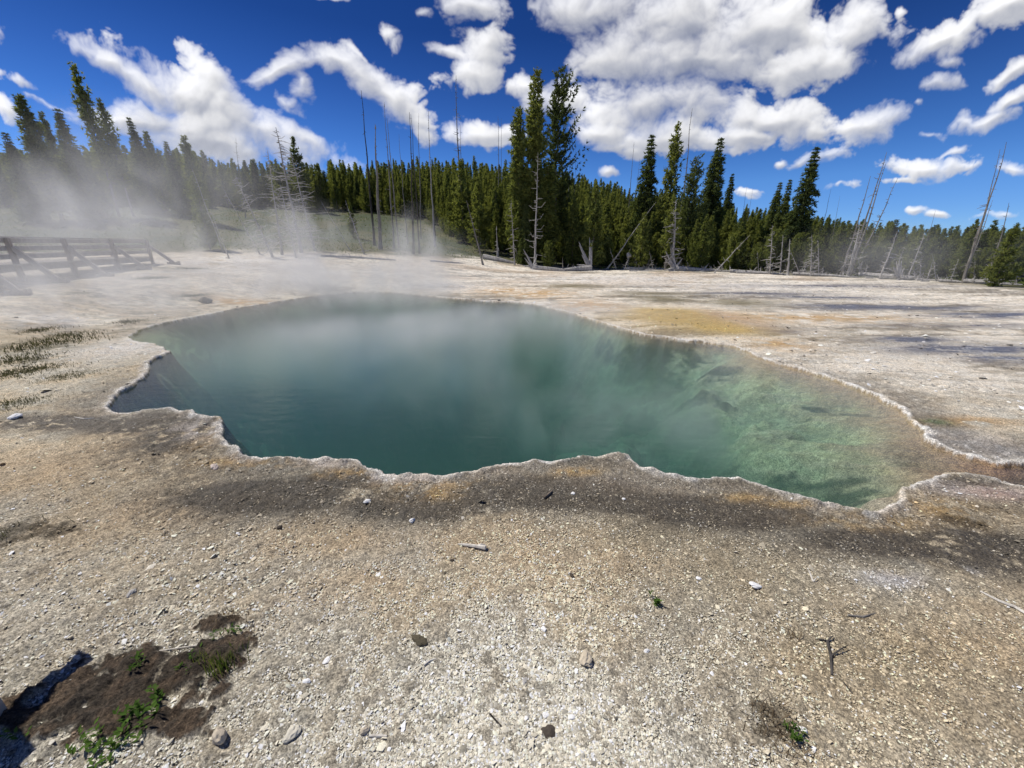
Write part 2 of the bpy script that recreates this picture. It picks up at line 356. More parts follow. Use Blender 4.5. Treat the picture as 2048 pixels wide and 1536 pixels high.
def colour_field(x, y, d):
    """mineral colour (linear) and wetness of the land"""
    n1 = fbm(x * 0.8, y * 0.8, 4, 101); n2 = fbm(x * 3.1, y * 3.1, 4, 103); n3 = fbm(x * 0.25, y * 0.25, 3, 105)
    st = fbm(x * 0.20 + 0.9 * n1, y * 0.62 + 0.5 * n1, 6, 107, 0.66); st2 = fbm(x * 0.7 + n2, y * 2.0, 6, 109, 0.68)
    def C(*c): return np.array(c)[None, :]
    def lay(col, m, c): m = np.clip(m, 0, 1)[:, None]; return col * (1 - m) + np.asarray(c) * m
    tan = C(0.66, 0.570, 0.415); grey = C(0.61, 0.565, 0.455); warm = C(0.69, 0.550, 0.370)
    col = tan + 0 * x[:, None]
    col = lay(col, sstep(0.42, 0.6, n1), grey)
    wmask = blobs(x, y, [(640, 1090, 200, 50), (1000, 1090, 240, 40), (100, 950, 170, 70), (700, 1180, 120, 50), (1900, 1330, 240, 120), (1150, 1130, 220, 60), (300, 1040, 220, 50)])
    col = lay(col, wmask * 0.8, warm)
    col = lay(col, blobs(x, y, [(1500, 1180, 260, 130), (1750, 1350, 320, 160), (1300, 1080, 200, 60)]) * 0.7, C(0.46, 0.385, 0.255))
    col = lay(col, blobs(x, y, [(60, 1250, 260, 90), (120, 1150, 220, 60), (560, 1250, 160, 60)]) * 0.55, C(0.70, 0.63, 0.50))
    nearside = 1 - sstep(5.5, 9, y); n5 = fbm(x * 14, y * 14, 4, 143)
    # far flats: pale sinter with wet streaks
    farm = sstep(5.0, 9.0, y + 0.25 * x) * (d > 0)
    flat = lay(C(0.56, 0.51, 0.44) + 0 * x[:, None], sstep(0.42, 0.52, st), C(0.84, 0.80, 0.74))
    flat = lay(flat, sstep(0.46, 0.34, st) * 0.8, C(0.22, 0.21, 0.195))
    flat = lay(flat, sstep(0.50, 0.62, st2) * 0.55, C(0.84, 0.80, 0.74))
    flat = lay(flat, sstep(0.5, 0.36, st2) * 0.4, C(0.25, 0.225, 0.18))
    flat = lay(flat, sstep(0.52, 0.62, n3) * sstep(20, 32, y) * 0.4, C(0.46, 0.33, 0.22))
    left = sstep(0, -5, x + 0.1 * y)
    lf = lay(C(0.54, 0.49, 0.42) + 0 * x[:, None], sstep(0.45, 0.6, n1), C(0.68, 0.64, 0.57))
    lf = lay(lf, sstep(0.55, 0.68, n2) * 0.6, C(0.26, 0.25, 0.20))
    flat = lay(flat, left, lf)
    flat = flat * C(1.0, 0.985, 0.92)
    col = lay(col, farm, flat)
    # white sinter on the far left bank and on the right bank
    col = lay(col, blobs(x, y, [(470, 525, 150, 26), (380, 545, 130, 22), (620, 560, 90, 18), (840, 575, 120, 12), (1850, 870, 100, 26), (1960, 905, 110, 24), (1250, 560, 240, 10), (1500, 575, 260, 12), (90, 640, 140, 22), (250, 700, 110, 30)]) * sstep(0.3, 0.5, n2 * 0.5 + n1 * 0.5) * 0.85, C(0.74, 0.72, 0.68))
    # grey wet channels on the right
    col = lay(col, blobs(x, y, [(1930, 703, 200, 13), (1800, 686, 120, 7), (1760, 618, 260, 7), (1650, 598, 140, 5), (1980, 634, 140, 8), (1540, 660, 70, 9), (2010, 722, 90, 12), (1900, 655, 160, 6), (1500, 590, 160, 4), (1700, 575, 240, 3.5)]) * (0.35 + 0.9 * sstep(0.36, 0.56, st2)), C(0.17, 0.175, 0.205))
    led = fbm(x * 0.5 + 1.2 * n1, y * 1.5 + 0.8 * n1, 6, 151, 0.62); line = np.exp(-((led - 0.5) / 0.010) ** 2) + 0.7 * np.exp(-((led - 0.57) / 0.007) ** 2)
    col = lay(col, farm * line * sstep(5, 9, y) * 0.7 * sstep(0.35, 0.6, n2 * .5 + st * .5), C(0.80, 0.78, 0.73))
    col = lay(col, farm * np.exp(-((led - 0.475) / 0.012) ** 2) * 0.55, C(0.20, 0.18, 0.15))
    # bacterial mats
    mats = sstep(0.30, 0.52, n2)
    col = lay(col, blobs(x, y, [(1370, 640, 120, 22), (1440, 655, 80, 16), (1310, 628, 60, 12)]) * 1.3, C(0.58, 0.43, 0.17))
    col = lay(col, blobs(x, y, [(1470, 640, 40, 16)]) * 0.8, C(0.58, 0.44, 0.33))
    col = lay(col, blobs(x, y, [(1080, 590, 80, 10), (1180, 612, 70, 10), (1000, 585, 60, 8), (1560, 690, 60, 12), (480, 598, 130, 10), (1620, 640, 200, 9), (1900, 845, 160, 12)]) * 0.9 * mats, C(0.56, 0.38, 0.19))
    col = lay(col, blobs(x, y, [(1330, 600, 60, 7), (1150, 575, 60, 5), (1480, 610, 70, 8), (1300, 590, 90, 5)]) * 0.85, C(0.17, 0.15, 0.08))
    col = lay(col, blobs(x, y, [(1878, 845, 20, 7)]), C(0.13, 0.26, 0.10))
    col = lay(col, blobs(x, y, [(1870, 868, 60, 14), (1930, 885, 70, 14), (2010, 905, 80, 16)]) * (0.5 + 0.7 * sstep(.35, .6, n2)), C(0.80, 0.77, 0.73))
    # dark wet band on the near shore
    wet = sstep(1.05, 0.30, d + (n1 - 0.5) * 0.9) * nearside
    wet2 = blobs(x, y, [(400, 870, 110, 55), (540, 1000, 220, 45), (300, 850, 170, 26), (850, 1010, 200, 42), (1100, 985, 240, 45), (1450, 1030, 220, 45), (1800, 1090, 230, 40), (1960, 1110, 160, 60), (1900, 970, 110, 30), (700, 960, 120, 26), (120, 850, 130, 18), (1300, 1010, 200, 30)])
    wetm = np.clip(np.maximum(wet * 0.7, wet2 * 1.7) * sstep(0.16, 0.46, n1 * 0.45 + n2 * 0.35 + (n5 - .5) * .8 + .1), 0, 1) * sstep(-0.02, 0.1, d)
    col = lay(col, wetm * 0.93, C(0.115, 0.100, 0.078))
    col = lay(col, blobs(x, y, [(1000, 940, 90, 16), (1250, 960, 110, 22), (1330, 975, 90, 14)]) * 0.55, C(0.42, 0.36, 0.28))
    # ochre patches by the rim
    col = lay(col, blobs(x, y, [(820, 962, 75, 16), (860, 985, 70, 16), (900, 965, 60, 12), (700, 945, 90, 10), (1150, 940, 60, 8), (420, 880, 30, 20), (1740, 1045, 110, 16), (1880, 1020, 80, 26), (1600, 1010, 70, 10), (500, 925, 130, 12), (1490, 995, 60, 9), (1930, 1040, 50, 20)]) * sstep(0.36, 0.56, n2 * .6 + n5 * .4) * 1.0, C(0.54, 0.385, 0.19))
    col = lay(col, blobs(x, y, [(820, 958, 60, 9), (650, 926, 60, 8), (1960, 985, 90, 12), (1850, 965, 60, 12), (760, 950, 40, 7), (430, 860, 60, 16), (510, 915, 30, 8), (1730, 1018, 60, 7)]) * sstep(0.34, 0.5, n2) * 1.2, C(0.70, 0.64, 0.58))
    col = lay(col, blobs(x, y, [(1990, 990, 70, 16)]) * 0.7, C(0.52, 0.36, 0.30))
    col = lay(col, blobs(x, y, [(1860, 1135, 26, 9), (1780, 1170, 60, 18), (1900, 1150, 40, 10)]) * sstep(0.4, 0.6, n2), C(0.66, 0.64, 0.62))
    l2 = fbm(x * 3.4, y * 3.4, 5, 171, .58); e2 = (np.exp(-((l2 - .485) / .010) ** 2) + np.exp(-((l2 - .565) / .008) ** 2)) * np.exp(-(np.maximum(d, 0) / 0.42) ** 2)
    col = lay(col, e2 * .45, C(0.66, 0.61, 0.54))
    # dark humus patch in front, left
    soil = blobs(x, y, [(330, 1360, 170, 70, 0), (220, 1430, 150, 100, 0), (430, 1320, 90, 50, 0), (90, 1520, 200, 120), (300, 1500, 110, 70), (440, 1262, 50, 22)])
    soilm = sstep(0.44, 0.66, soil + (n2 - 0.5) * 0.5 + (n5 - 0.5) * 1.2)
    col = lay(col, soilm * 0.95, (C(0.050, 0.037, 0.026) + C(0.065, 0.042, 0.025) * sstep(.45, .7, n5)[:, None]))
    soil2 = blobs(x, y, [(1560, 1500, 60, 50), (1540, 1440, 40, 40), (20, 1080, 70, 30), (120, 1070, 60, 20), (1930, 1050, 40, 16)])
    col = lay(col, sstep(0.30, 0.85, soil2 + (n2 - 0.5) * 0.7 + (n5 - 0.5) * 1.1) * 0.75, C(0.075, 0.058, 0.035))
    # far side vegetation
    px, py = x, y
    u = x / np.maximum(y, 1)
    fr = np.interp(u, FRU, FRY)                      # edge of barren ground
    gm = sstep(-3.5, 1.5, y - fr + (n3 - 0.5) * 6 + (n1 - 0.5) * 4)
    grass = lay(C(0.070, 0.090, 0.044) + 0 * x[:, None], sstep(0.4, 0.62, n3), C(0.115, 0.115, 0.058))
    col = lay(col, gm, grass)
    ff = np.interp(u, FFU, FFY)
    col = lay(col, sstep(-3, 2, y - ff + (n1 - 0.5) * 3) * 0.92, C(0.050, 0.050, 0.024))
    # left shrubby strip
    col = lay(col, blobs(x, y, [(90, 700, 70, 14), (60, 725, 60, 10), (380, 590, 50, 12), (30, 690, 40, 30), (170, 588, 60, 12), (350, 540, 120, 7)]) * sstep(0.35, 0.55, n2) * 0.75, C(0.13, 0.125, 0.080))
    wetness = np.clip(wetm * .5 + blobs(x, y, [(1930, 703, 200, 13), (1800, 686, 120, 7), (1760, 618, 260, 7), (1650, 598, 140, 5), (1980, 634, 140, 8), (2010, 722, 90, 12), (1370, 640, 120, 22)]) , 0, 1)
    # white crust of the rim
    rn = fbm(x * 1.7, y * 1.7, 3, 131); rn2 = fbm(x * 12, y * 12, 4, 133)
    rimk = (0.55 + 0.45 * sstep(.40, .50, fbm(x * 2.6, y * 2.6, 3, 137))) * (1 - 0.55 * sstep(5, 9, y) * sstep(.55, .4, rn)); rimw = rimk * np.exp(-(np.maximum(d - 0.015, 0) / (0.020 + 0.10 * sstep(0.42, 0.66, rn) * rn2 + 0.03 * rn2 + 0.05 * sstep(9, 20, y))) ** 2) * sstep(0.26, 0.42, 0.5 * rn2 + 0.5 * n2)
    shelf_ = np.exp(-(np.maximum(d, 0) / 0.16) ** 2) * sstep(0.40, 0.55, rn2); col = lay(col, shelf_ * 0.45, C(0.52, 0.46, 0.38))
    col = lay(col, rimw * (d > -0.05) * 1.0, C(0.82, 0.80, 0.75))
    return np.clip(col, 0.01, 0.84), wetness, soilm
# front of the grass and of the forest, by azimuth
def _front(L):
    U, Y = [], []
    for px, py in L:
        g_ = gpt(px, py); U.append(g_[0] / g_[1]); Y.append(g_[1])
    return U, Y
FRU, FRY = _front([(-600, 520), (0, 508), (300, 500), (560, 500), (800, 508), (950, 515), (1100, 532), (1300, 540), (1400, 541), (1650, 552), (2048, 577), (2300, 592)])
FFPX = [(-700, 70), (0, 66), (200, 66), (420, 74), (560, 80), (700, 84), (850, 80), (900, 66), (960, 58), (1050, 53.5), (1250, 50), (1400, 45), (1550, 41), (1700, 37.5), (1850, 32.5), (2048, 27.5), (2300, 25)]
def px2u(px, Y):
    z = float(base_z(np.array([(px - 1024) / 800 * Y]), np.array([float(Y)]))[0])
    up = lambda: 0
    py = 520.0
    for _ in range(12):
        p = at(px, py, Y); py += (p.z - z) * FPX / Y * 0.9
    return at(px, py, Y).x / Y, py
FFU = [px2u(a, b)[0] for a, b in FFPX]; FFY = [b for a, b in FFPX]

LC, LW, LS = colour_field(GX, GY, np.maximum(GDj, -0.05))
LC *= (1 - 0.26 * (1 - sstep(5.5, 8, dist)) * (GDj > 0.04))[:, None]  # near ground darkened: shade of the gaps between chips put into the colour
# soil patch stands a little proud and cloddy
GZ += np.where(GDj > 0, LS * (0.004 + 0.034 * fbm(GX * 13, GY * 13, 4, 63, .65)), 0)
# pool bed colours: pale mineral, tan near the shore, greenish mats and dark seams
ins = GDj <= 0
bx, by = GX[ins], GY[ins]; bd = -GZ[ins]
b1 = fbm(bx * 1.6 + by * 1.1, (by - bx) * 0.55, 5, 201, 0.6); b2 = fbm(bx * 4.5, by * 4.5, 4, 203)
bc = np.array([0.50, 0.48, 0.34])[None] + 0 * bx[:, None]
def lay2(col, m, c): m = np.clip(m, 0, 1)[:, None]; return col * (1 - m) + np.asarray(c)[None] * m
bc = lay2(bc, sstep(0.5, 0.62, b1), (0.50, 0.53, 0.35))
bc = lay2(bc, sstep(0.48, 0.38, b1) * 0.90, (0.08, 0.11, 0.07))
bc = lay2(bc, sstep(0.56, 0.42, b2) * 0.35, (0.16, 0.15, 0.10))
bc = lay2(bc, sstep(0.6, 1.6, bd) * 0.5, (0.44, 0.52, 0.32))
bc = lay2(bc, sstep(0.42, 0.08, bd) * 0.8, (0.42, 0.33, 0.235))
bc = lay2(bc, pool_blob(bx, by, 2000, 940, 150, 30) * 0.8, (0.42, 0.28, 0.18))
bc = lay2(bc, pool_blob(bx, by, 1770, 1000, 60, 30) * 0.9, (0.44, 0.42, 0.35))
bc = lay2(bc, pool_blob(bx, by, 330, 665, 120, 24) * 0.8, (0.30, 0.36, 0.17))
bc = lay2(bc, pool_blob(bx, by, 1395, 780, 34, 50) * 0.9, (0.05, 0.07, 0.07))
LC[ins] = bc; LW[ins] = 0

def mesh_from(name, V, F, nper, mat, cols=None, floats=None, smooth=False):
    """V (n,3), F (m,nper) arrays -> mesh"""
    me = bpy.data.meshes.new(name)
    me.vertices.add(len(V)); me.vertices.foreach_set('co', np.asarray(V, np.float32).ravel())
    nf = len(F)
    me.loops.add(nf * nper); me.loops.foreach_set('vertex_index', np.asarray(F, np.int32).ravel())
    me.polygons.add(nf); me.polygons.foreach_set('loop_start', np.arange(0, nf * nper, nper, dtype=np.int32))
    me.polygons.foreach_set('loop_total', np.full(nf, nper, np.int32))
    if smooth: me.polygons.foreach_set('use_smooth', np.ones(nf, bool))
    me.update(calc_edges=True)
    if cols is not None:
        a = me.attributes.new('mineral', 'FLOAT_COLOR', 'POINT')
        a.data.foreach_set('color', np.c_[cols, np.ones(len(cols))].astype(np.float32).ravel())
    for kf, vf in (floats or {}).items():
        a = me.attributes.new(kf, 'FLOAT', 'POINT'); a.data.foreach_set('value', np.asarray(vf, np.float32))
    if mat is not None: me.materials.append(mat)
    return me
def link(name, me, parent=None):
    o = bpy.data.objects.new(name, me); COL.objects.link(o)
    if parent is not None: o.parent = parent
    return o
def tag(o, label=None, cat=None, group=None, kind=None):
    if label: o['label'] = label
    if cat: o['category'] = cat
    if group: o['group'] = group
    if kind: o['kind'] = kind
    return o

# ground material
M_ground, k, out = material('mineral_ground')
geo = k.new('ShaderNodeNewGeometry'); P = geo.outputs['Position']
at_c = k.new('ShaderNodeAttribute', attribute_name='mineral'); at_w = k.new('ShaderNodeAttribute', attribute_name='wet')
Pw = k.vmath('ADD', P, k.vmath('MULTIPLY', k.noise(P, 40, 2, out=1), (0.02, 0.02, 0.02))); v1 = k.vor(Pw, 75, out=1); v2 = k.vor(Pw, 170, out=1)
sep1 = k.new('ShaderNodeSeparateColor'); k.l.new(v1, sep1.inputs[0]); sep2 = k.new('ShaderNodeSeparateColor'); k.l.new(v2, sep2.inputs[0])
f1 = k.ramp(sep1.outputs[0], 0, 1, 0.66, 1.26, smooth=False); f2 = k.ramp(sep2.outputs[0], 0, 1, 0.72, 1.28, smooth=False)
nf = k.noise(P, 11, 6, 0.7); f3 = k.ramp(nf, 0.3, 0.7, 0.78, 1.20)
cr = k.ramp(k.noise(P, 75, 4, 0.75), 0.36, 0.58, 0.46, 1.18)
cam_far = k.ramp(k.vmath('LENGTH', P, out=1), 9, 22, 1, 0)
amt = k.math('MULTIPLY', cam_far, 1.0)
fac = k.math('MULTIPLY', k.math('MULTIPLY', f1, f2), k.math('MULTIPLY', f3, cr))
fac2 = k.math('ADD', k.math('MULTIPLY', fac, amt), k.math('MULTIPLY', k.ramp(k.noise(k.vmath('MULTIPLY', P, (0.8, 1.3, 1)), 2.6, 10, 0.80), 0.35, 0.65, 0.66, 1.22), k.math('SUBTRACT', 1.0, amt)))
sc = k.new('ShaderNodeVectorMath', operation='SCALE'); k.l.new(at_c.outputs['Color'], sc.inputs[0]); k.l.new(fac2, sc.inputs[3])
hue = k.mix(k.ramp(k.noise(P, 3.3, 4, 0.6), 0.35, 0.65, 0, 0.35), sc.outputs[0], k.mix(1.0, sc.outputs[0], (1.12, 0.97, 0.80, 1), 'MULTIPLY'))
bs = k.new('ShaderNodeBsdfPrincipled'); k.l.new(hue, bs.inputs['Base Color'])
k.l.new(k.ramp(at_w.outputs['Fac'], 0, 1, 0.92, 0.32), bs.inputs['Roughness']); bs.inputs['Specular IOR Level'].default_value = 0.25
hgt = k.math('ADD', k.math('MULTIPLY', sep1.outputs[1], 0.5), k.math('MULTIPLY', nf, 2.2))
hgt = k.math('ADD', hgt, k.math('MULTIPLY', k.noise(P, 60, 5, 0.75), 1.6))
hgt = k.math('ADD', hgt, k.math('MULTIPLY', sep2.outputs[1], 0.5))
bm_ = k.new('ShaderNodeBump'); bm_.inputs['Strength'].default_value = 0.8; bm_.inputs['Distance'].default_value = 0.008
k.l.new(hgt, bm_.inputs['Height']); k.l.new(bm_.outputs[0], bs.inputs['Normal']); k.l.new(bs.outputs[0], out.inputs[0])

V = np.c_[GX, GY, GZ]
ii = np.arange(nr - 1)[:, None]; jj = np.arange(na)[None, :]; j2 = (jj + 1) % na
F = np.stack([ii * na + jj, ii * na + j2, (ii + 1) * na + j2, (ii + 1) * na + jj], -1).reshape(-1, 4)[:, ::-1]
# close the middle under the viewpoint
V = np.r_[V, [[0, 0, float(GZ[:na].mean())]]]
LC = np.r_[LC, LC[:1]]; LW = np.r_[LW, LW[:1]]
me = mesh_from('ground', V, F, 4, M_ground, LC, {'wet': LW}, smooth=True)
ground = tag(link('ground', me), kind='structure')
cv = np.array([V[:na].mean(0)]); cV = np.r_[V[:na], cv]
cF = np.array([[j, (j + 1) % na, na] for j in range(na)])[:, ::-1]
me = mesh_from('ground_under_viewpoint', cV, cF, 3, M_ground, LC[:na + 1], {'wet': LW[:na + 1]})
tag(link('ground', me), kind='structure')

def zland(x, y):
    x = np.atleast_1d(np.asarray(x, float)); y = np.atleast_1d(np.asarray(y, float))
    d = np.full(len(x), 9.0); m = (x > -16) & (x < 16) & (y > 1) & (y < 27)
    if m.any(): d[m] = sdist(x[m], y[m])
    return land_z(x, y, d)
def zl(x, y): return float(zland(x, y)[0])
def gp(px, py, dz=0.0):
    g_ = gpt(px, py)
    return Vector((g_[0], g_[1], zl(g_[0], g_[1]) + dz))

# ---------------------------------------------------------------- water
M_water, k, out = material('spring_water')
geo = k.new('ShaderNodeNewGeometry'); P = geo.outputs['Position']
fr_ = k.new('ShaderNodeFresnel'); fr_.inputs[0].default_value = 1.33
tr = k.new('ShaderNodeBsdfTransparent'); gl = k.new('ShaderNodeBsdfGlossy'); gl.inputs['Roughness'].default_value = 0.16; gl.inputs['Color'].default_value = (0.85, 0.85, 0.85, 1)
bp = k.new('ShaderNodeBump'); bp.inputs['Strength'].default_value = 0.38; bp.inputs['Distance'].default_value = 0.02
k.l.new(k.noise(k.vmath('MULTIPLY', P, (1.0, 2.6, 1)), 3.2, 5, 0.6), bp.inputs['Height'])
k.l.new(bp.outputs[0], gl.inputs['Normal']); k.l.new(bp.outputs[0], fr_.inputs['Normal'])
mx = k.new('ShaderNodeMixShader'); k.l.new(fr_.outputs[0], mx.inputs[0]); k.l.new(tr.outputs[0], mx.inputs[1]); k.l.new(gl.outputs[0], mx.inputs[2])
k.l.new(mx.outputs[0], out.inputs[0])
va = k.new('ShaderNodeVolumeAbsorption'); va.inputs['Color'].default_value = (0.26, 0.64, 0.61, 1); va.inputs['Density'].default_value = 0.46
vsn = k.new('ShaderNodeVolumeScatter'); vsn.inputs['Color'].default_value = (0.62, 0.90, 0.88, 1); vsn.inputs['Density'].default_value = 0.078
ad = k.new('ShaderNodeAddShader'); k.l.new(va.outputs[0], ad.inputs[0]); k.l.new(vsn.outputs[0], ad.inputs[1]); k.l.new(ad.outputs[0], out.inputs['Volume'])
hull = np.array([(-13.5, 4.2), (-6, 4.0), (-1.5, 3.2), (3.5, 2.6), (7.2, 2.6), (8.2, 4.2), (7, 8), (9, 14), (6, 21), (0, 24), (-9, 24), (-14, 18), (-14.5, 9)])
n = len(hull); WZ = -0.03
V = np.r_[np.c_[hull, np.full(n, WZ)], np.c_[hull, np.full(n, -11.0)]]
me = bpy.data.meshes.new('water')
me.from_pydata([tuple(v) for v in V], [], [tuple(range(n)), tuple(range(2 * n - 1, n - 1, -1))] + [(i, i + n, (i + 1) % n + n, (i + 1) % n) for i in range(n)])
me.materials.append(M_water); me.update()
tag(link('water', me), kind='structure')
#@@REST
# ---------------------------------------------------------------- shared materials
def mat_wood(name, c1, c2, scale=6, rough=0.85):
    m, k, out = material(name)
    tcn = k.new('ShaderNodeTexCoord'); oi = k.new('ShaderNodeObjectInfo')
    v = k.vmath('ADD', tcn.outputs['Object'], oi.outputs['Location'])
    n = k.noise(k.vmath('MULTIPLY', v, (1, 1, 0.25)), scale, 6, 0.65)
    bs = k.new('ShaderNodeBsdfPrincipled'); k.l.new(k.mix(k.ramp(n, 0.35, 0.65), (*c1, 1), (*c2, 1)), bs.inputs['Base Color'])
    bs.inputs['Roughness'].default_value = rough; bs.inputs['Specular IOR Level'].default_value = 0.2
    b = k.new('ShaderNodeBump'); b.inputs['Strength'].default_value = 0.5; b.inputs['Distance'].default_value = 0.02
    k.l.new(n, b.inputs['Height']); k.l.new(b.outputs[0], bs.inputs['Normal']); k.l.new(bs.outputs[0], out.inputs[0])
    return m
M_bark = mat_wood('bark', (0.10, 0.08, 0.06), (0.20, 0.165, 0.13))
M_grey = mat_wood('bleached_wood', (0.29, 0.275, 0.255), (0.50, 0.475, 0.44))
M_dgrey = mat_wood('weathered_wood', (0.15, 0.135, 0.12), (0.30, 0.28, 0.25))
M_char = mat_wood('charred_wood', (0.018, 0.016, 0.015), (0.10, 0.09, 0.08))
M_plank = mat_wood('boardwalk_plank', (0.44, 0.40, 0.36), (0.62, 0.57, 0.51), 9)
M_dplank = mat_wood('boardwalk_post', (0.33, 0.27, 0.225), (0.48, 0.41, 0.35), 9)
M_stick = mat_wood('driftwood', (0.50, 0.46, 0.40), (0.72, 0.68, 0.60), 40); M_stick.node_tree.nodes['Bump'].inputs['Distance'].default_value = 0.001
def mat_leaf(name, dark, light, trans=0.3):
    m, k, out = material(name)
    oi = k.new('ShaderNodeObjectInfo'); at_ = k.new('ShaderNodeAttribute', attribute_name='tint')
    f = k.math('ADD', k.math('MULTIPLY', at_.outputs['Fac'], 0.75), k.math('MULTIPLY', oi.outputs['Random'], 0.35))
    c = k.mix(f, (*dark, 1), (*light, 1))
    df = k.new('ShaderNodeBsdfDiffuse'); tl = k.new('ShaderNodeBsdfTranslucent')
    k.l.new(c, df.inputs[0]); k.l.new(k.mix(1.0, c, (1.25, 1.2, 0.6, 1), 'MULTIPLY'), tl.inputs[0])
    mx = k.new('ShaderNodeMixShader'); mx.inputs[0].default_value = trans
    k.l.new(df.outputs[0], mx.inputs[1]); k.l.new(tl.outputs[0], mx.inputs[2]); k.l.new(mx.outputs[0], out.inputs[0])
    return m
M_need = mat_leaf('pine_needles', (0.095, 0.130, 0.042), (0.31, 0.34, 0.115), 0.48)
M_needd = mat_leaf('spruce_needles', (0.062, 0.092, 0.042), (0.215, 0.255, 0.105), 0.42)
M_blade = mat_leaf('grass_blades', (0.06, 0.095, 0.028), (0.19, 0.225, 0.07), 0.4)
M_sedge = mat_leaf('sedge_blades', (0.05, 0.055, 0.032), (0.13, 0.13, 0.08), 0.3)
M_weed = mat_leaf('weed_leaves', (0.045, 0.095, 0.018), (0.13, 0.22, 0.05), 0.35)
M_dry = mat_leaf('dry_stems', (0.07, 0.045, 0.03), (0.26, 0.20, 0.13), 0.2)

# ---------------------------------------------------------------- tubes
def frame(d):
    d = d / np.linalg.norm(d); a = np.array([0, 0, 1.0]) if abs(d[2]) < 0.9 else np.array([1.0, 0, 0])
    u = np.cross(d, a); u /= np.linalg.norm(u); return u, np.cross(d, u)
class TB:
    def __init__(s): s.V = []; s.F = []
    def tube(s, pts, rads, n=6, cap=True):
        pts = [np.asarray(p, float) for p in pts]; b = len(s.V)
        for i, (p, r) in enumerate(zip(pts, rads)):
            d = pts[min(i + 1, len(pts) - 1)] - pts[max(i - 1, 0)]
            u, v = frame(d)
            for j in range(n):
                a = 2 * math.pi * j / n; s.V.append(tuple(p + r * (math.cos(a) * u + math.sin(a) * v)))
        for i in range(len(pts) - 1):
            for j in range(n):
                q = b + i * n; s.F.append((q + j, q + (j + 1) % n, q + n + (j + 1) % n, q + n + j))
        if cap:
            s.F.append(tuple(range(b + n - 1, b - 1, -1))); q = b + (len(pts) - 1) * n; s.F.append(tuple(range(q, q + n)))
    def box(s, c, X, Y, Z):
        """centre and three half-extent vectors"""
        c, X, Y, Z = map(lambda t: np.asarray(t, float), (c, X, Y, Z)); b = len(s.V)
        for sx in (-1, 1):
            for sy in (-1, 1):
                for sz in (-1, 1): s.V.append(tuple(c + sx * X + sy * Y + sz * Z))
        s.F += [tuple(b + i for i in f) for f in ((0, 1, 3, 2), (4, 6, 7, 5), (0, 4, 5, 1), (2, 3, 7, 6), (0, 2, 6, 4), (1, 5, 7, 3))]
    def mesh(s, name, mat, bevel=0):
        me = bpy.data.meshes.new(name); me.from_pydata(s.V, [], s.F); me.materials.append(mat); me.update()
        return me
    def build(s, name, mat, parent=None): return link(name, s.mesh(name, mat), parent)
def empty(name, loc, rz=0):
    o = bpy.data.objects.new(name, None); COL.objects.link(o); o.location = loc; o.rotation_euler = (0, 0, rz); o.empty_display_size = 0.3
    return o

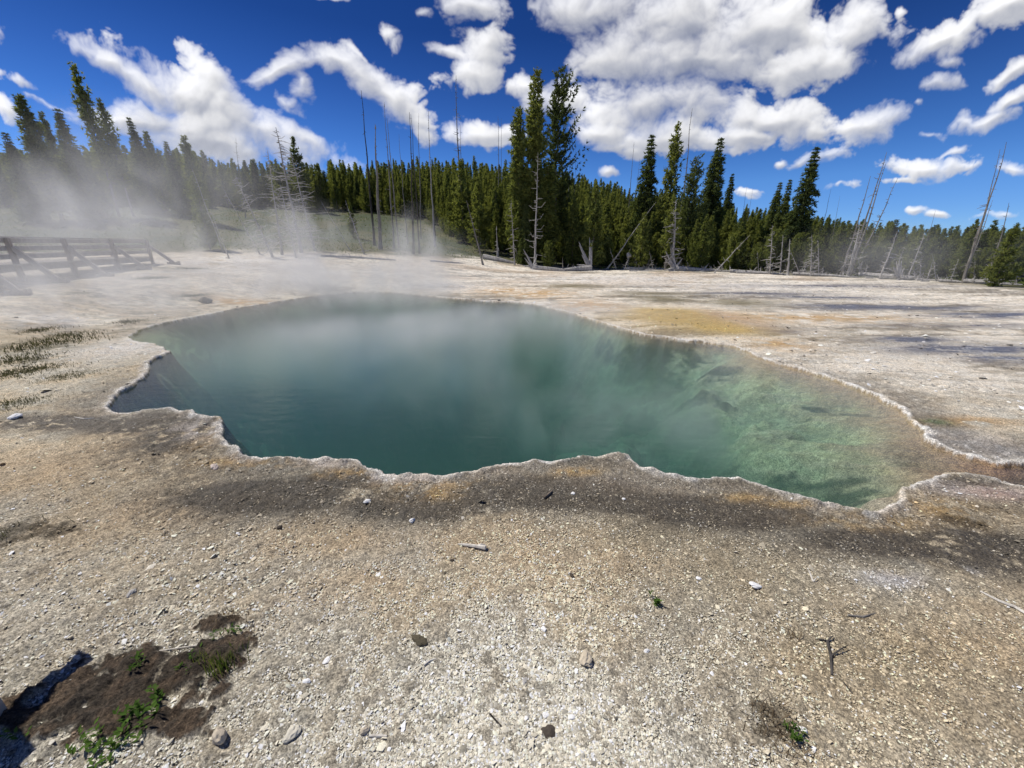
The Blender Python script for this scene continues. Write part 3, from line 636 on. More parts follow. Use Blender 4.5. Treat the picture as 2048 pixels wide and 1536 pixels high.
# ---------------------------------------------------------------- conifer crowns (unit height)
def crown_mesh(name, style, seed, mat, dens=1.0):
    r = np.random.default_rng(seed)
    P = dict(young=(0.05, 230, 0.20, 0.92, 0.036, 0.15), spruce=(0.04, 560, 0.150, 1.0, 0.021, -0.30), column=(0.08, 560, 0.072, 0.55, 0.022, 0.25),
             pole=(0.25, 230, 0.10, 0.65, 0.030, 0.35), open=(0.25, 420, 0.115, 0.60, 0.016, 0.10), bush=(0.02, 130, 0.42, 0.60, 0.085, 0.25))[style]
    z0, nb, rad_, pw, cs, up = P; nb = int(nb * dens)
    t = r.random(nb) ** 0.95
    if style in ('spruce', 'column', 'open'): t = (np.floor(t * 34) + r.normal(0, 0.12, nb)) / 34; t = np.clip(t, 0, 1)
    z = z0 + (1 - z0) * t
    az = r.random(nb) * 2 * math.pi
    ph = r.random(5) * 6.28
    lump = 1 + 0.16 * np.sin(3 * az + 9 * t + ph[0]) + 0.16 * np.sin(17 * t + 2 * az + ph[1]) + 0.12 * np.sin(41 * t + ph[2])
    L = rad_ * ((1 - t) ** pw) * (0.62 + 0.5 * r.random(nb)) * np.clip(lump, 0.35, 1.5) + 0.012
    L *= np.clip(0.55 + t * 4, 0, 1) if style in ('spruce', 'young', 'bush') else np.clip(0.5 + t * 3, 0, 1)
    if style == 'open': L *= np.where(r.random(nb) < 0.25, 1.5, 0.8) * (0.75 + 0.5 * (np.cos(az) > 0.2))
    if style == 'pole': L *= np.where(r.random(nb) < 0.3, 0.5, 1)
    slope = up + r.normal(0, 0.10, nb) + (t - 0.5) * 0.7
    m = np.maximum(2, (L / (cs * 0.55)).astype(int)); m = np.minimum(m, 10)
    bi = np.repeat(np.arange(nb), m)
    jx = np.concatenate([np.arange(q) for q in m]); s = (jx + r.random(len(jx))) / m[bi]
    s = (0.35 + 0.68 * s) if style == 'open' else (0.12 + 0.92 * s)
    rr = L[bi] * s
    c = np.stack([np.cos(az[bi]) * rr, np.sin(az[bi]) * rr, z[bi] + rr * slope[bi] - (0.9 * rr * rr / (rad_) if up < 0 else -0.5 * rr * rr / rad_)], 1)
    c += r.normal(0, cs * 0.22, c.shape) * np.array([1, 1, 0.6])
    K = 7 if style in ('spruce', 'column', 'open') else 6
    nC = len(c)
    dirs = r.normal(0, 1, (nC, K, 3)); dirs /= np.linalg.norm(dirs, axis=2, keepdims=True)
    outw = np.stack([np.cos(az[bi]), np.sin(az[bi]), 0.35 + 0 * bi], 1)
    dirs = dirs * 0.85 + outw[:, None, :] * 0.65; dirs /= np.linalg.norm(dirs, axis=2, keepdims=True)
    side = np.cross(dirs, r.normal(0, 1, (nC, K, 3))); side /= np.linalg.norm(side, axis=2, keepdims=True) + 1e-9
    ln = cs * (0.75 + 0.6 * r.random((nC, K, 1))) * (0.55 + 0.45 * np.minimum(1, (1 - t[bi]) * 5))[:, None, None]
    w = ln * 0.20
    b0 = c[:, None, :] - side * w - dirs * ln * 0.25; b1 = c[:, None, :] + side * w - dirs * ln * 0.25; b2 = c[:, None, :] + dirs * ln
    V = np.stack([b0, b1, b2], 2).reshape(-1, 3)
    V[:, 2] = np.clip(V[:, 2], 0.0, 1.02)
    F = np.arange(len(V)).reshape(-1, 3)
    tint = np.repeat(np.clip(0.45 + 0.25 * r.normal(0, 1, nC) + 0.12 * np.sin(5 * az[bi] + 12 * t[bi]), 0, 1), K * 3)
    return mesh_from(name, V, F, 3, mat, None, {'tint': tint})
def trunk_mesh(name, seed, rb=0.013, stubs=0):
    r = random.Random(seed); T = TB()
    pts = [(r.uniform(-.003, .003) * i, r.uniform(-.003, .003) * i, i / 6) for i in range(7)]; pts[0] = (0, 0, -0.02); pts[-1] = (pts[-1][0], pts[-1][1], 0.985)
    T.tube(pts, [rb * (1 - 0.9 * i / 6) for i in range(7)], 6)
    for _ in range(stubs):
        z = r.uniform(0.05, 0.4 if stubs < 20 else .9); a = r.uniform(0, 6.28); L = r.uniform(0.04, 0.12) * (1.1 - z)
        p = np.array([0, 0, z]); d = np.array([math.cos(a), math.sin(a), r.uniform(-.5, .1)])
        T.tube([p, p + d * L * .5, p + d * L + np.array([0, 0, .02])], [rb * .25, rb * .18, rb * .06], 4)
    return T.mesh(name, M_bark if not stubs else M_dgrey)
PROTO = {}
def protos(style, n, mat, dens=1.0, rb=0.013, stubs=0):
    PROTO[style] = [(crown_mesh('crown', style, 500 + 13 * i + len(style), mat, dens), trunk_mesh('trunk', 40 + i, rb, stubs)) for i in range(n)]
protos('young', 6, M_need); protos('spruce', 4, M_needd); protos('column', 3, M_need, 1.1); protos('pole', 4, M_need, 1.0, 0.012, 8)
protos('open', 3, M_needd, 1.1, 0.012, 46); protos('bush', 3, M_need)
TREE_SRC = {}
def place_tree(style, i, name, loc, h, label, cat, group=None, wide=1.0, rz=None, lean=0.0):
    """copies one prototype tree with its crown and trunk"""
    key = (style, i % len(PROTO[style]))
    root = empty(name, loc)
    cm, tm = PROTO[style][key[1]]
    if key not in TREE_SRC:
        c = bpy.data.objects.new('crown', cm); t = bpy.data.objects.new('trunk', tm); TREE_SRC[key] = (c, t)
    else: c, t = TREE_SRC[key][0].copy(), TREE_SRC[key][1].copy()
    for o in (c, t): COL.objects.link(o); o.parent = root
    root.scale = (h * wide, h * wide, h); root.rotation_euler = (0, lean, random.uniform(0, 6.28) if rz is None else rz)
    return tag(root, label, cat, group)

def tree_px(style, i, px, py, Y, name, label, cat='tree', wide=1.0, group=None, rz=None, lean=0.0):
    p = at(px, py, Y); z = zl(p.x, Y) - 0.1
    return place_tree(style, i, name, (p.x, Y, z), p.z - z, label, cat, group, wide, rz, lean)

HERO = [
 ('column', 0, 1073, 138, 52, 'lodgepole_pine', 'tallest dense columnar pine in the central clump, needles almost to the ground', 1.12),
 ('open', 0, 1119, 134, 54, 'lodgepole_pine', 'tall open-branched pine beside the columnar pine, long bare limbs reaching right', 1.0),
 ('column', 1, 1037, 213, 51, 'lodgepole_pine', 'shorter narrow pine at the left of the central clump', 1.25),
 ('column', 2, 1098, 330, 50, 'lodgepole_pine', 'dark bushy pine filling the foot of the central clump', 1.9),
 ('spruce', 0, 1052, 405, 49.5, 'spruce', 'small spruce in front of the central clump touching the grass', 1.35),
 ('spruce', 1, 1304, 266, 58, 'spruce', 'broad cone-shaped spruce standing above the forest right of the central clump', 1.25),
 ('pole', 1, 1357, 247, 56, 'lodgepole_pine', 'ragged tall pine next to the broad cone-shaped spruce', 0.9),
 ('open', 1, 1392, 312, 50, 'lodgepole_pine', 'round-topped open pine with sky through its crown, right of the ragged pine', 1.15),
 ('spruce', 2, 1443, 272, 60, 'spruce', 'pointed spruce with layered boughs right of the round-topped pine', 1.3),
 ('spruce', 3, 1466, 345, 62, 'spruce', 'short spruce close against the pointed layered spruce', 1.0),
 ('spruce', 1, 1631, 290, 45, 'spruce', 'lone tall dense spruce standing above the low right-hand forest', 1.25),
 ('spruce', 0, 1582, 356, 50, 'spruce', 'narrow spruce just left of the lone tall spruce', 1.0),
 ('spruce', 2, 1562, 362, 52, 'spruce', 'smaller spruce further left of the lone tall spruce, half behind its neighbour', 1.1),
 ('pole', 0, 146, 130, 60, 'spruce', 'tallest tree on the left, gappy spire with upturned boughs', 0.9),
 ('column', 1, 36, 188, 56, 'lodgepole_pine', 'tall thick pine at the left edge of the picture, veiled by steam', 1.5),
 ('column', 2, 80, 222, 60, 'lodgepole_pine', 'slim pine between the thick left-edge pine and the gappy spire', 1.0),
 ('spruce', 3, 112, 214, 58, 'spruce', 'dark conical spruce just left of the gappy spire', 1.3),
 ('pole', 2, 198, 200, 61, 'lodgepole_pine', 'pointed pine with white cloud behind it, right of the gappy spire', 0.95),
 ('spruce', 1, 256, 232, 64, 'spruce', 'mid-height spruce above the thickest steam column', 1.1),
 ('column', 0, 290, 262, 64, 'lodgepole_pine', 'pine with two close tops right of the steam column', 1.2),
 ('spruce', 0, 330, 280, 66, 'spruce', 'shorter dark spruce in the left treeline', 1.2),
 ('column', 2, 366, 270, 58, 'lodgepole_pine', 'bushy pine above the leaning bare saplings at left', 1.4),
 ('spruce', 2, 8, 262, 54, 'spruce', 'dark spruce cut by the left edge of the picture', 1.3),
 ('young', 1, 384, 345, 40, 'lodgepole_pine', 'hazy pine standing apart in the meadow behind the boardwalk end', 0.85),
 ('young', 2, 585, 274, 82, 'lodgepole_pine', 'tall dark pine at the left end of the sunlit forest edge', 1.0),
 ('young', 3, 699, 405, 55, 'lodgepole_pine', 'small lone pine on the meadow slope behind the steam', 0.9),
 ('young', 4, 920, 320, 62, 'lodgepole_pine', 'bushy pine at the right end of the meadow', 1.1),
 ('young', 0, 955, 355, 56, 'lodgepole_pine', 'low dark pine between meadow and central clump', 1.1),
 ('young', 5, 1193, 372, 48, 'lodgepole_pine', 'wide bushy pine behind the uprooted log', 1.15),
 ('young', 1, 1150, 400, 50, 'lodgepole_pine', 'dark pine filling the gap right of the central clump', 1.1),
 ('pole', 3, 1348, 395, 43.5, 'lodgepole_pine', 'dark pine with dead grey lower limbs at the edge of the barren flat', 1.3),
 ('young', 2, 1290, 425, 46, 'lodgepole_pine', 'rounded low pine left of the pine with dead lower limbs', 1.2),
 ('young', 3, 1415, 430, 43, 'lodgepole_pine', 'bushy low pine right of the pine with dead lower limbs', 1.1),
 ('young', 4, 2035, 452, 25.5, 'lodgepole_pine', 'green bushy pine at the right edge of the picture, nearest of the forest', 1.2),
 ('bush', 0, 1098, 482, 47.5, 'pine_sapling', 'light green pine sapling in front of the dark central clump', 0.75),
]
for h_ in HERO:
    st_, i_, px, py, Y, nm, lb, wd = h_; wd *= {'column': .84, 'open': .85, 'spruce': .92}.get(st_, .9)
    tree_px(st_, i_, px, py, Y, nm, lb, 'tree', wd, None, 0.35 * i_ if st_ != 'open' else 0.0, R(1.2) if px > 1600 else 0)

# ---------------------------------------------------------------- the forest
SKX = [-300, 0, 200, 300, 450, 600, 700, 800, 900, 1000, 1150, 1250, 1350, 1450, 1550, 1700, 1850, 2048, 2400]
SKY_ = [300, 305, 300, 296, 306, 300, 292, 294, 300, 306, 322, 352, 372, 388, 402, 424, 436, 448, 455]
cand = []
rr_ = random.Random(5)
for Y in np.exp(np.linspace(math.log(24), math.log(124), 150)):
    step = 1.9 + Y * 0.012
    x = -1.75 * Y + rr_.uniform(0, step)
    while x < 1.75 * Y:
        xx = x + rr_.uniform(-.5, .5); yy = Y + rr_.uniform(-.4, .4); x += step
        u = xx / yy
        if abs(u) > 1.62: continue
        if yy < np.interp(u, FFU, FFY) + rr_.uniform(0, 1.5): continue
        if rr_.random() > 0.72: continue
        cand.append((xx, yy))
cand = np.array(cand); cz = zland(cand[:, 0], cand[:, 1])
rows = []
for (x, y), z in zip(cand, cz):
    px, _ = to_px(x, y, z + 5); px = float(px)
    hmax = (6.6 if px < 1150 else 6.2 - (px - 1150) / 900 * 2.2) * (1.35 if px < 420 else 1)
    h = hmax * rr_.choice([0.55, 0.75, 0.9, 1.0, 1.08, 1.15]) * rr_.uniform(0.88, 1.1)
    py_lim = np.interp(px, SKX, SKY_) + rr_.uniform(-9, 22)
    # height allowed by the skyline
    d = ray(px, py_lim); hl = H + d[2] / d[1] * y - z
    h = min(h, hl)
    if h < 1.8: continue
    rows.append((x, y, z, h, px))
rows.sort(key=lambda q: q[1])
colbuf = np.full(2700, 1e9)      # nearest top line drawn so far, per photo column
vis = []
for (x, y, z, h, px) in rows:
    top = float(to_px(x, y, z + h)[1]); bot = float(to_px(x, y, z)[1]); wpx = h * 0.17 * FPX / y
    a = int(np.clip(px - wpx + 300, 0, 2698)); b = int(np.clip(px + wpx + 300, a + 1, 2699))
    seg = colbuf[a:b]; limit = np.minimum(seg, bot)
    area = np.clip(limit - top, 0, None).sum()
    inside = -30 < px < 2078
    vis.append(area if inside else area * 0.02)
    prof = top + (bot - top) * (np.abs(np.arange(a, b) - 300 - px) / wpx) * 1.0
    colbuf[a:b] = np.minimum(seg, prof)
vis = np.array(vis); order = np.argsort(-vis)
NIND = 262
chosen = [i for i in order[:NIND] if vis[i] > 0]
REG = [(-400, 300, 'young pine in the hazy left treeline behind the boardwalk', 'pines of the left treeline behind the boardwalk'),
       (300, 560, 'young pine in the treeline above the left meadow, behind bare saplings', 'pines above the left end of the meadow'),
       (560, 930, 'young sunlit pine in the even treeline along the top of the meadow', 'pines along the top edge of the meadow'),
       (930, 1260, 'young pine on the wooded hill behind the central clump', 'pines on the hill behind the central clump'),
       (1260, 1500, 'young pine in the forest below the pointed spruces right of centre', 'pines below the pointed spruces'),
       (1500, 1760, 'young pine in the low forest around the lone tall spruce', 'pines around the lone tall spruce'),
       (1760, 2600, 'young pine in the low far-right forest near the leaning bare poles', 'pines of the far right forest')]
for n_, i in enumerate(chosen):
    x, y, z, h, px = rows[i]
    lb, gr = next((r_[2], r_[3]) for r_ in REG if r_[0] <= px < r_[1])
    front = y < np.interp(x / y, FFU, FFY) + 6 and px > 1120 and rr_.random() < .75
    if front: h *= rr_.uniform(.45, .7)
    st_ = 'bush' if front else 'young' if rr_.random() < 0.72 else ('pole' if rr_.random() < 0.4 else 'spruce')
    place_tree(st_, n_, 'pine_tree', (x, y, z - 0.1), h, lb, 'tree', gr, {'young': .92, 'pole': 1.3, 'spruce': 1.35, 'bush': .62}[st_] * rr_.uniform(0.75, 1.3))
# the deeper forest: one mass
def tri_proto(style, i):
    me = PROTO[style][i][0]; n = len(me.vertices); v = np.empty(n * 3, np.float32); me.vertices.foreach_get('co', v)
    t = np.empty(n, np.float32); me.attributes['tint'].data.foreach_get('value', t); return v.reshape(-1, 3), t
PR = [tri_proto('young', i) for i in range(6)] + [tri_proto('pole', 0), tri_proto('spruce', 1)]
chs = set(chosen); rest = [i for i in order if i not in chs and (vis[i] > 0 or rr_.random() < 0.30)][:900]
VV, TT = [], []
for i in rest:
    x, y, z, h, px = rows[i]; v, t = PR[rr_.randrange(len(PR))]
    keep = np.ones(len(v) // 3, bool) if vis[i] > 60 else (np.arange(len(v) // 3) % 3 == 0)
    keep3 = np.repeat(keep, 3); a = rr_.uniform(0, 6.28); ca, sa = math.cos(a), math.sin(a); v = v[keep3]
    q = np.stack([(v[:, 0] * ca - v[:, 1] * sa) * h + x, (v[:, 0] * sa + v[:, 1] * ca) * h + y, v[:, 2] * h + z - 0.1], 1)
    VV.append(q); TT.append(np.clip(t[keep3] + rr_.uniform(-.15, .2), 0, 1))
VV = np.concatenate(VV); TT = np.concatenate(TT)
fo = tag(link('forest', mesh_from('forest', VV, np.arange(len(VV)).reshape(-1, 3), 3, M_need, None, {'tint': TT})), 'deep green mass of pine forest on the hill behind the front trees', 'forest', None, 'stuff')
print('forest', len(rows), 'ind', len(chosen), 'rest', len(rest), 'tris', len(VV) // 3)

# far hills at the right; distance haze is put into their blue colour
hv = []; hf = []; NX = 60
for i in range(NX):
    x = 500 + i * 60
    hgt = 110 + 45 * math.sin(i * 0.35) + 20 * math.sin(i * 0.9 + 1)
    hgt *= min(1, i / 8)
    hv += [(x, 2300, -20), (x, 2600, max(hgt * .55, 2)), (x, 3300, -20)]
for i in range(NX - 1):
    a = i * 3; hf += [(a, a + 3, a + 4, a + 1), (a + 1, a + 4, a + 5, a + 2)]
M_hill, k, out = material('far_wooded_hill'); d_ = k.new('ShaderNodeBsdfDiffuse')
geo = k.new('ShaderNodeNewGeometry'); k.l.new(k.mix(k.noise(geo.outputs['Position'], 0.02, 5), (0.045, 0.062, 0.085, 1), (0.075, 0.095, 0.115, 1)), d_.inputs[0]); k.l.new(d_.outputs[0], out.inputs[0])
me = bpy.data.meshes.new('hills'); me.from_pydata(hv, [], hf); me.materials.append(M_hill); me.update(); tag(link('hills', me), kind='structure')

# ---------------------------------------------------------------- bare trees and logs
def snag(px0, py0, px1, py1, Y, rad, nbr, blen, mat, label, name='dead_tree', curl=0.0, top_frac=0.12, seed=0, Y1=None, cat='dead tree', group=None, sink=0.25, broken=False, lo=0.05):
    """trunk from base pixel to top pixel; base sits on the land"""
    r = random.Random(seed + int(px0 * 7 + py0))
    b = at(px0, py0, Y); z = zl(b.x, Y); 
    base = np.array([b.x, Y, z - sink]); tt = at(px1, py1, Y if Y1 is None else Y1); top = np.array([tt.x, tt.y, tt.z])
    ax = top - base; L = np.linalg.norm(ax); T = TB(); u, v = frame(ax); n = 9
    pts = []
    for i in range(n):
        s = i / (n - 1); w = L * 0.007 * math.sin(s * 6 + r.random() * 2)
        pts.append(base + ax * s + u * w + v * w * r.uniform(-1, 1) - base)
    pts[0] = np.zeros(3)
    T.tube(pts, [rad * (1.25 if i == 0 else 1) * (1 - (1 - top_frac) * (i / (n - 1)) ** 0.8) for i in range(n)], 7)
    if broken:
        T.tube([pts[-1], pts[-1] + np.array([0.02, 0, 0.5])], [rad * .35, rad * .03], 4)
    for j in range(nbr):
        s = r.uniform(lo, 0.97) ** 0.8
        p = ax * s; a = r.uniform(0, 6.28); bl = blen * (1.15 - s) * r.choice((.25, .4, .7, .9, 1.15)) * r.uniform(.6, 1.1)
        out_ = math.cos(a) * u + math.sin(a) * v
        dn = np.array([0, 0, -1.0]) * r.uniform(-0.35, 0.6) + (u * r.uniform(-1, 1) + v * r.uniform(-1, 1)) * .4
        p1 = p + (out_ + dn * .3) * bl * 0.5; p2 = p + (out_ + dn) * bl * 0.85 + np.array([0, 0, curl * bl]); rb = rad * 0.22 * (1 - .6 * s) + 0.011
        p3 = p2 + (out_ * .3 + np.array([0, 0, curl - .1])) * bl * .3
        T.tube([p, p1, p2, p3], [rb, rb * .75, rb * .45, rb * .15], 4, False)
        if bl > 0.6 and r.random() < 0.7:
            q = p1 + (p2 - p1) * r.random(); w2 = np.array([r.uniform(-1, 1), r.uniform(-1, 1), r.uniform(-.6, .5)]) * bl * .35
            T.tube([q, q + w2 * .6, q + w2], [rb * .5, rb * .35, rb * .1], 3, False)
    o = T.build(name, mat); o.location = tuple(base)
    return tag(o, label, cat, group)

SN = [ # base px,py  top px,py  Y  radius  branches  branch length  material  label
 (748, 485, 722, 180, 50, .16, 26, .8, M_char, 'tallest thin black pole rising against the arched cloud, leaning left'),
 (760, 498, 751, 258, 47, .26, 34, .8, M_dgrey, 'thick broken-topped burnt trunk, brown and black, bare branches at its foot'),
 (786, 482, 769, 214, 49, .12, 30, .7, M_dgrey, 'slim grey pole right of the broken-topped trunk'),
 (797, 492, 774, 236, 50, .12, 24, .6, M_dgrey, 'slim leaning pole crossing the slim grey pole'),
 (815, 480, 797, 268, 54, .09, 20, .5, M_dgrey, 'short thin grey pole in the middle of the burnt poles'),
 (826, 500, 820, 224, 46, .15, 40, .7, M_char, 'charred black pole with curled twigs at its base, darkest of the burnt poles'),
 (838, 490, 823, 228, 47, .11, 20, .5, M_char, 'thin black pole pressed against the darkest pole'),
 (842, 470, 836, 226, 60, .10, 24, .6, M_dgrey, 'thin upright pole behind the darkest pole'),
 (868, 468, 855, 222, 56, .13, 22, .6, M_char, 'rightmost of the tall burnt poles, tip just over the arched cloud'),
 (868, 470, 857, 262, 55, .14, 12, .5, M_grey, 'pale barkless pole beside the rightmost burnt pole'),
 (921, 420, 911, 150, 70, .20, 70, 1.9, M_dgrey, 'tall dead tree with fine spreading twigs, left of the small round cloud'),
 (923, 410, 921, 250, 72, .12, 26, 1.0, M_dgrey, 'short dead top beside the tall twiggy dead tree'),
 (996, 405, 997, 232, 78, .13, 24, 1.1, M_dgrey, 'bare forked dead top in front of the small round cloud'),
 (1004, 405, 1003, 236, 80, .09, 14, .6, M_dgrey, 'needle-thin dead top next to the forked one'),
 (1022, 430, 1023, 262, 66, .12, 20, .7, M_dgrey, 'dead pole half hidden by the left side of the central clump'),
 (1070, 500, 1076, 305, 47.5, .15, 70, 1.6, M_grey, 'pale dead trunk with drooping curved limbs in front of the central clump'),
 (1030, 505, 1022, 400, 48, .09, 50, 1.3, M_grey, 'small grey dead tree at the left foot of the central clump'),
 (1136, 380, 1142, 282, 66, .10, 14, .5, M_dgrey, 'dark dead stub leaning out right of the central clump'),
 (1150, 380, 1152, 296, 72, .07, 10, .4, M_dgrey, 'thin dead spike over the hill, right of the dark stub'),
 (1260, 400, 1268, 284, 70, .11, 26, .7, M_dgrey, 'bare spike left of the broad cone-shaped spruce'),
 (1268, 400, 1280, 316, 70, .09, 26, .8, M_dgrey, 'shorter bare spike leaning right beside the broad cone-shaped spruce'),
 (1366, 420, 1384, 216, 54, .15, 40, .7, M_dgrey, 'tall bare pole between the ragged pine and the round-topped pine'),
 (1345, 533, 1352, 400, 43, .20, 80, 1.8, M_grey, 'silver dead trunk tangled with limbs at the edge of the flat'),
 (600, 492, 552, 254, 40, .17, 150, 2.8, M_grey, 'big silver dead tree with many fine drooping branches, leaning left in the steam'),
 (625, 470, 580, 300, 42, .14, 110, 2.3, M_grey, 'silver dead tree right of the big leaning one'),
 (560, 490, 535, 300, 38, .12, 110, 2.2, M_grey, 'silver dead tree left of the big leaning one'),
 (590, 500, 560, 370, 36, .10, 60, 1.5, M_grey, 'low pale dead tree in the steam at the foot of the silver group'),
 (545, 505, 470, 350, 36, .11, 110, 2.3, M_grey, 'strongly leaning dead tree with ribbed pale branches, left of the silver group'),
 (520, 500, 445, 375, 38, .07, 40, .9, M_grey, 'thin dead sapling leaning like its ribbed neighbour'),
 (440, 470, 383, 335, 38, .07, 26, .6, M_grey, 'thin leaning dead sapling beside the hazy lone pine'),
 (455, 500, 420, 420, 34, .06, 24, .7, M_grey, 'small leaning dead sapling below the hazy lone pine'),
 (475, 360, 470, 275, 64, .07, 40, 1.1, M_dgrey, 'little reddish dead treetop in the left treeline'),
 (728, 492, 690, 400, 42, .08, 46, 1.0, M_grey, 'grey dead sapling leaning left in front of the small lone pine'),
 (700, 478, 640, 400, 44, .06, 10, .4, M_grey, 'thin pole lying slantwise on the meadow slope'),
 (967, 517, 933, 400, 44, .12, 36, .7, M_dgrey, 'crooked dead trunk leaning left above the barren bank'),
 (1215, 474, 1312, 404, 47, .10, 26, .7, M_grey, 'long pale pole slanting up to the right across the forest'),
 (1700, 535, 1774, 304, 37, .12, 46, .9, M_dgrey, 'tallest of the bare poles leaning right past the small flat cloud'),
 (1707, 532, 1771, 328, 37.5, .12, 40, .8, M_dgrey, 'second bare pole leaning close beside the tallest one'),
 (1690, 530, 1741, 352, 38, .11, 24, .6, M_dgrey, 'left one of the leaning bare poles right of the lone spruce'),
 (1712, 528, 1796, 356, 38, .10, 40, .9, M_dgrey, 'thin twiggy pole, rightmost of the leaning group by the lone spruce'),
 (1700, 540, 1722, 442, 36.5, .13, 60, 1.3, M_grey, 'pale twisted dead tree at the foot of the leaning poles'),
 (1932, 552, 2014, 284, 28, .095, 20, .6, M_dgrey, 'long bare purple-grey pole leaning right near the right edge'),
 (1936, 548, 2003, 298, 28.4, .07, 18, .5, M_dgrey, 'second long bare pole alongside the one near the right edge'),
 (1958, 480, 1986, 400, 30, .06, 18, .6, M_dgrey, 'short thin bare pole right of the two long bare poles'),
 (1985, 540, 2020, 405, 28, .07, 24, .6, M_dgrey, 'thin bare pole leaning over the far right forest'),
 (1765, 540, 1795, 462, 33, .08, 50, 1.0, M_grey, 'hazy grey dead tree leaning right above the grassy strip'),
 (1820, 540, 1850, 465, 32, .07, 50, .9, M_grey, 'second hazy grey dead tree above the grassy strip, further right'),
 (1860, 470, 1872, 420, 36, .05, 14, .4, M_dgrey, 'fine dead spike above the far right forest'),
 (1540, 552, 1545, 450, 38, .08, 60, 1.1, M_grey, 'pale bare tree at the forest edge below the narrow spruce'),
 (1562, 545, 1566, 470, 38, .09, 30, .8, M_grey, 'small grey bare tree right behind the pale bare tree'),
 (1577, 552, 1580, 478, 36.5, .12, 16, .7, M_grey, 'stout white-footed dead stub at the edge of the flat'),
 (1605, 550, 1580, 500, 36.5, .06, 12, .4, M_grey, 'bent grey pole leaning over the white-footed stub'),
 (1622, 553, 1624, 470, 36, .07, 50, .9, M_grey, 'slender pale dead tree below the lone tall spruce'),
 (1640, 550, 1636, 480, 36.2, .06, 40, .8, M_grey, 'little pale dead tree just right of the slender one'),
 (1425, 540, 1500, 470, 40, .07, 40, .8, M_grey, 'grey branchy pole slanting right from the long log'),
 (1590, 420, 1606, 340, 48, .07, 20, .5, M_dgrey, 'bare pole left of the lone tall spruce, touching it'),
 (1650, 440, 1662, 378, 44, .06, 12, .4, M_dgrey, 'short bare spike right of the lone tall spruce'),
 (1676, 450, 1680, 392, 46, .05, 12, .4, M_dgrey, 'second short bare spike right of the lone tall spruce'),
 (1487, 420, 1494, 372, 58, .06, 14, .5, M_dgrey, 'tiny bare spike against the low white cloud'),
 (1500, 420, 1506, 376, 60, .05, 10, .4, M_dgrey, 'tiniest bare spike against the low white cloud'),
]
for i, s_ in enumerate(SN):
    snag(*s_[:8], s_[8], s_[9], seed=i * 3, curl=(0.25 if 'curl' in s_[9] or 'curved' in s_[9] else 0.05), broken='broken' in s_[9])

def log(pts, Y, rad, nbr, blen, mat, label, name='fallen_log', root=False, group=None, lift=0.7, seed=0, cat='log'):
    """a log lying along photo points (on the land)"""
    r = random.Random(seed + int(pts[0][0])); P = []; rad = [q * 1.45 for q in rad]
    for i, (px, py) in enumerate(pts):
        p = at(px, py, Y[i]); P.append(np.array([p.x, Y[i], zl(p.x, Y[i]) + rad[i] * lift + (max(0, p.z - zl(p.x, Y[i])) if lift > 1 else 0)]))
    o0 = P[0].copy(); Q = [p - o0 for p in P]; T = TB()
    D = []
    for i in range(len(Q) - 1):
        for j in range(4): t = j / 4; D.append((Q[i] * (1 - t) + Q[i + 1] * t + np.array([0, 0, r.uniform(-.02, .02)]), rad[i] * (1 - t) + rad[i + 1] * t))
    D.append((Q[-1], rad[-1])); T.tube([d[0] for d in D], [d[1] for d in D], 7)
    for _ in range(nbr):
        i = r.randrange(len(D) - 1); p = D[i][0]; a = r.uniform(0, 6.28); b = blen * r.uniform(.4, 1.2)
        d = np.array([math.cos(a) * .6, math.sin(a) * .5, abs(r.gauss(.5, .4))]); rb = D[i][1] * .3
        T.tube([p, p + d * b * .5 + np.array([0, 0, r.uniform(-.1, .1)]), p + d * b], [rb, rb * .6, rb * .15], 4, False)
    if root:
        for _ in range(14):
            a = r.uniform(0, 6.28); d = np.array([math.cos(a) * .5 - .2, math.sin(a) * .4, math.sin(a) * .9 + .5]) * rad[0] * r.uniform(3.5, 7)
            T.tube([Q[0], Q[0] + d * .5, Q[0] + d + np.array([0, 0, r.uniform(-.2, .3)])], [rad[0] * .6, rad[0] * .35, rad[0] * .08], 5, False)
    o = T.build(name, mat); o.location = tuple(o0)
    return tag(o, label, cat, group)
log([(1183, 505), (1150, 524), (1118, 536)], [46, 45.4, 45], [.26, .20, .06], 10, .8, M_grey, 'uprooted silver log with splayed roots at its right end on the bank', root=True)
log([(1066, 512), (1095, 524), (1130, 527)], [45.5, 45.2, 45], [.20, .17, .10], 8, .5, M_grey, 'curved pale log in front of the pine sapling', root=True)
log([(966, 486), (990, 494), (1030, 503)], [50, 49.5, 49], [.22, .20, .10], 6, .4, M_grey, 'short pale log in the grass left of the central clump')
snag(996, 488, 993, 460, 51, .20, 16, 1.0, M_grey, 'white jagged stump on the grass left of the central clump', name='tree_stump', cat='stump', broken=True)
log([(1250, 520), (1290, 526), (1332, 530)], [46, 45.4, 45], [.14, .11, .05], 40, .7, M_grey, 'brushy dead log with a pale stub at its left end on the grass strip')
log([(1256, 512), (1258, 521)], [46.2, 46], [.14, .18], 5, .4, M_grey, 'small white stub beside the brushy log', name='tree_stump', lift=1.5, cat='stump')
log([(1352, 527), (1390, 537), (1460, 545)], [42.6, 42, 40.6], [.22, .15, .06], 40, .6, M_grey, 'long log running right from the silver dead trunk', root=True)
log([(1460, 543), (1520, 550), (1572, 555)], [40, 38.6, 37.4], [.13, .11, .05], 30, .5, M_grey, 'thin broken log along the edge of the flat, left of the white-footed stub')
log([(1585, 550), (1640, 553), (1700, 556)], [37.4, 36, 34.5], [.11, .10, .05], 24, .5, M_grey, 'thin log between the slender pale dead tree and the leaning poles')
log([(1722, 536), (1790, 542), (1812, 546)], [36, 34, 33], [.16, .13, .06], 14, .4, M_grey, 'pale log on the small grassy strip behind the leaning poles')
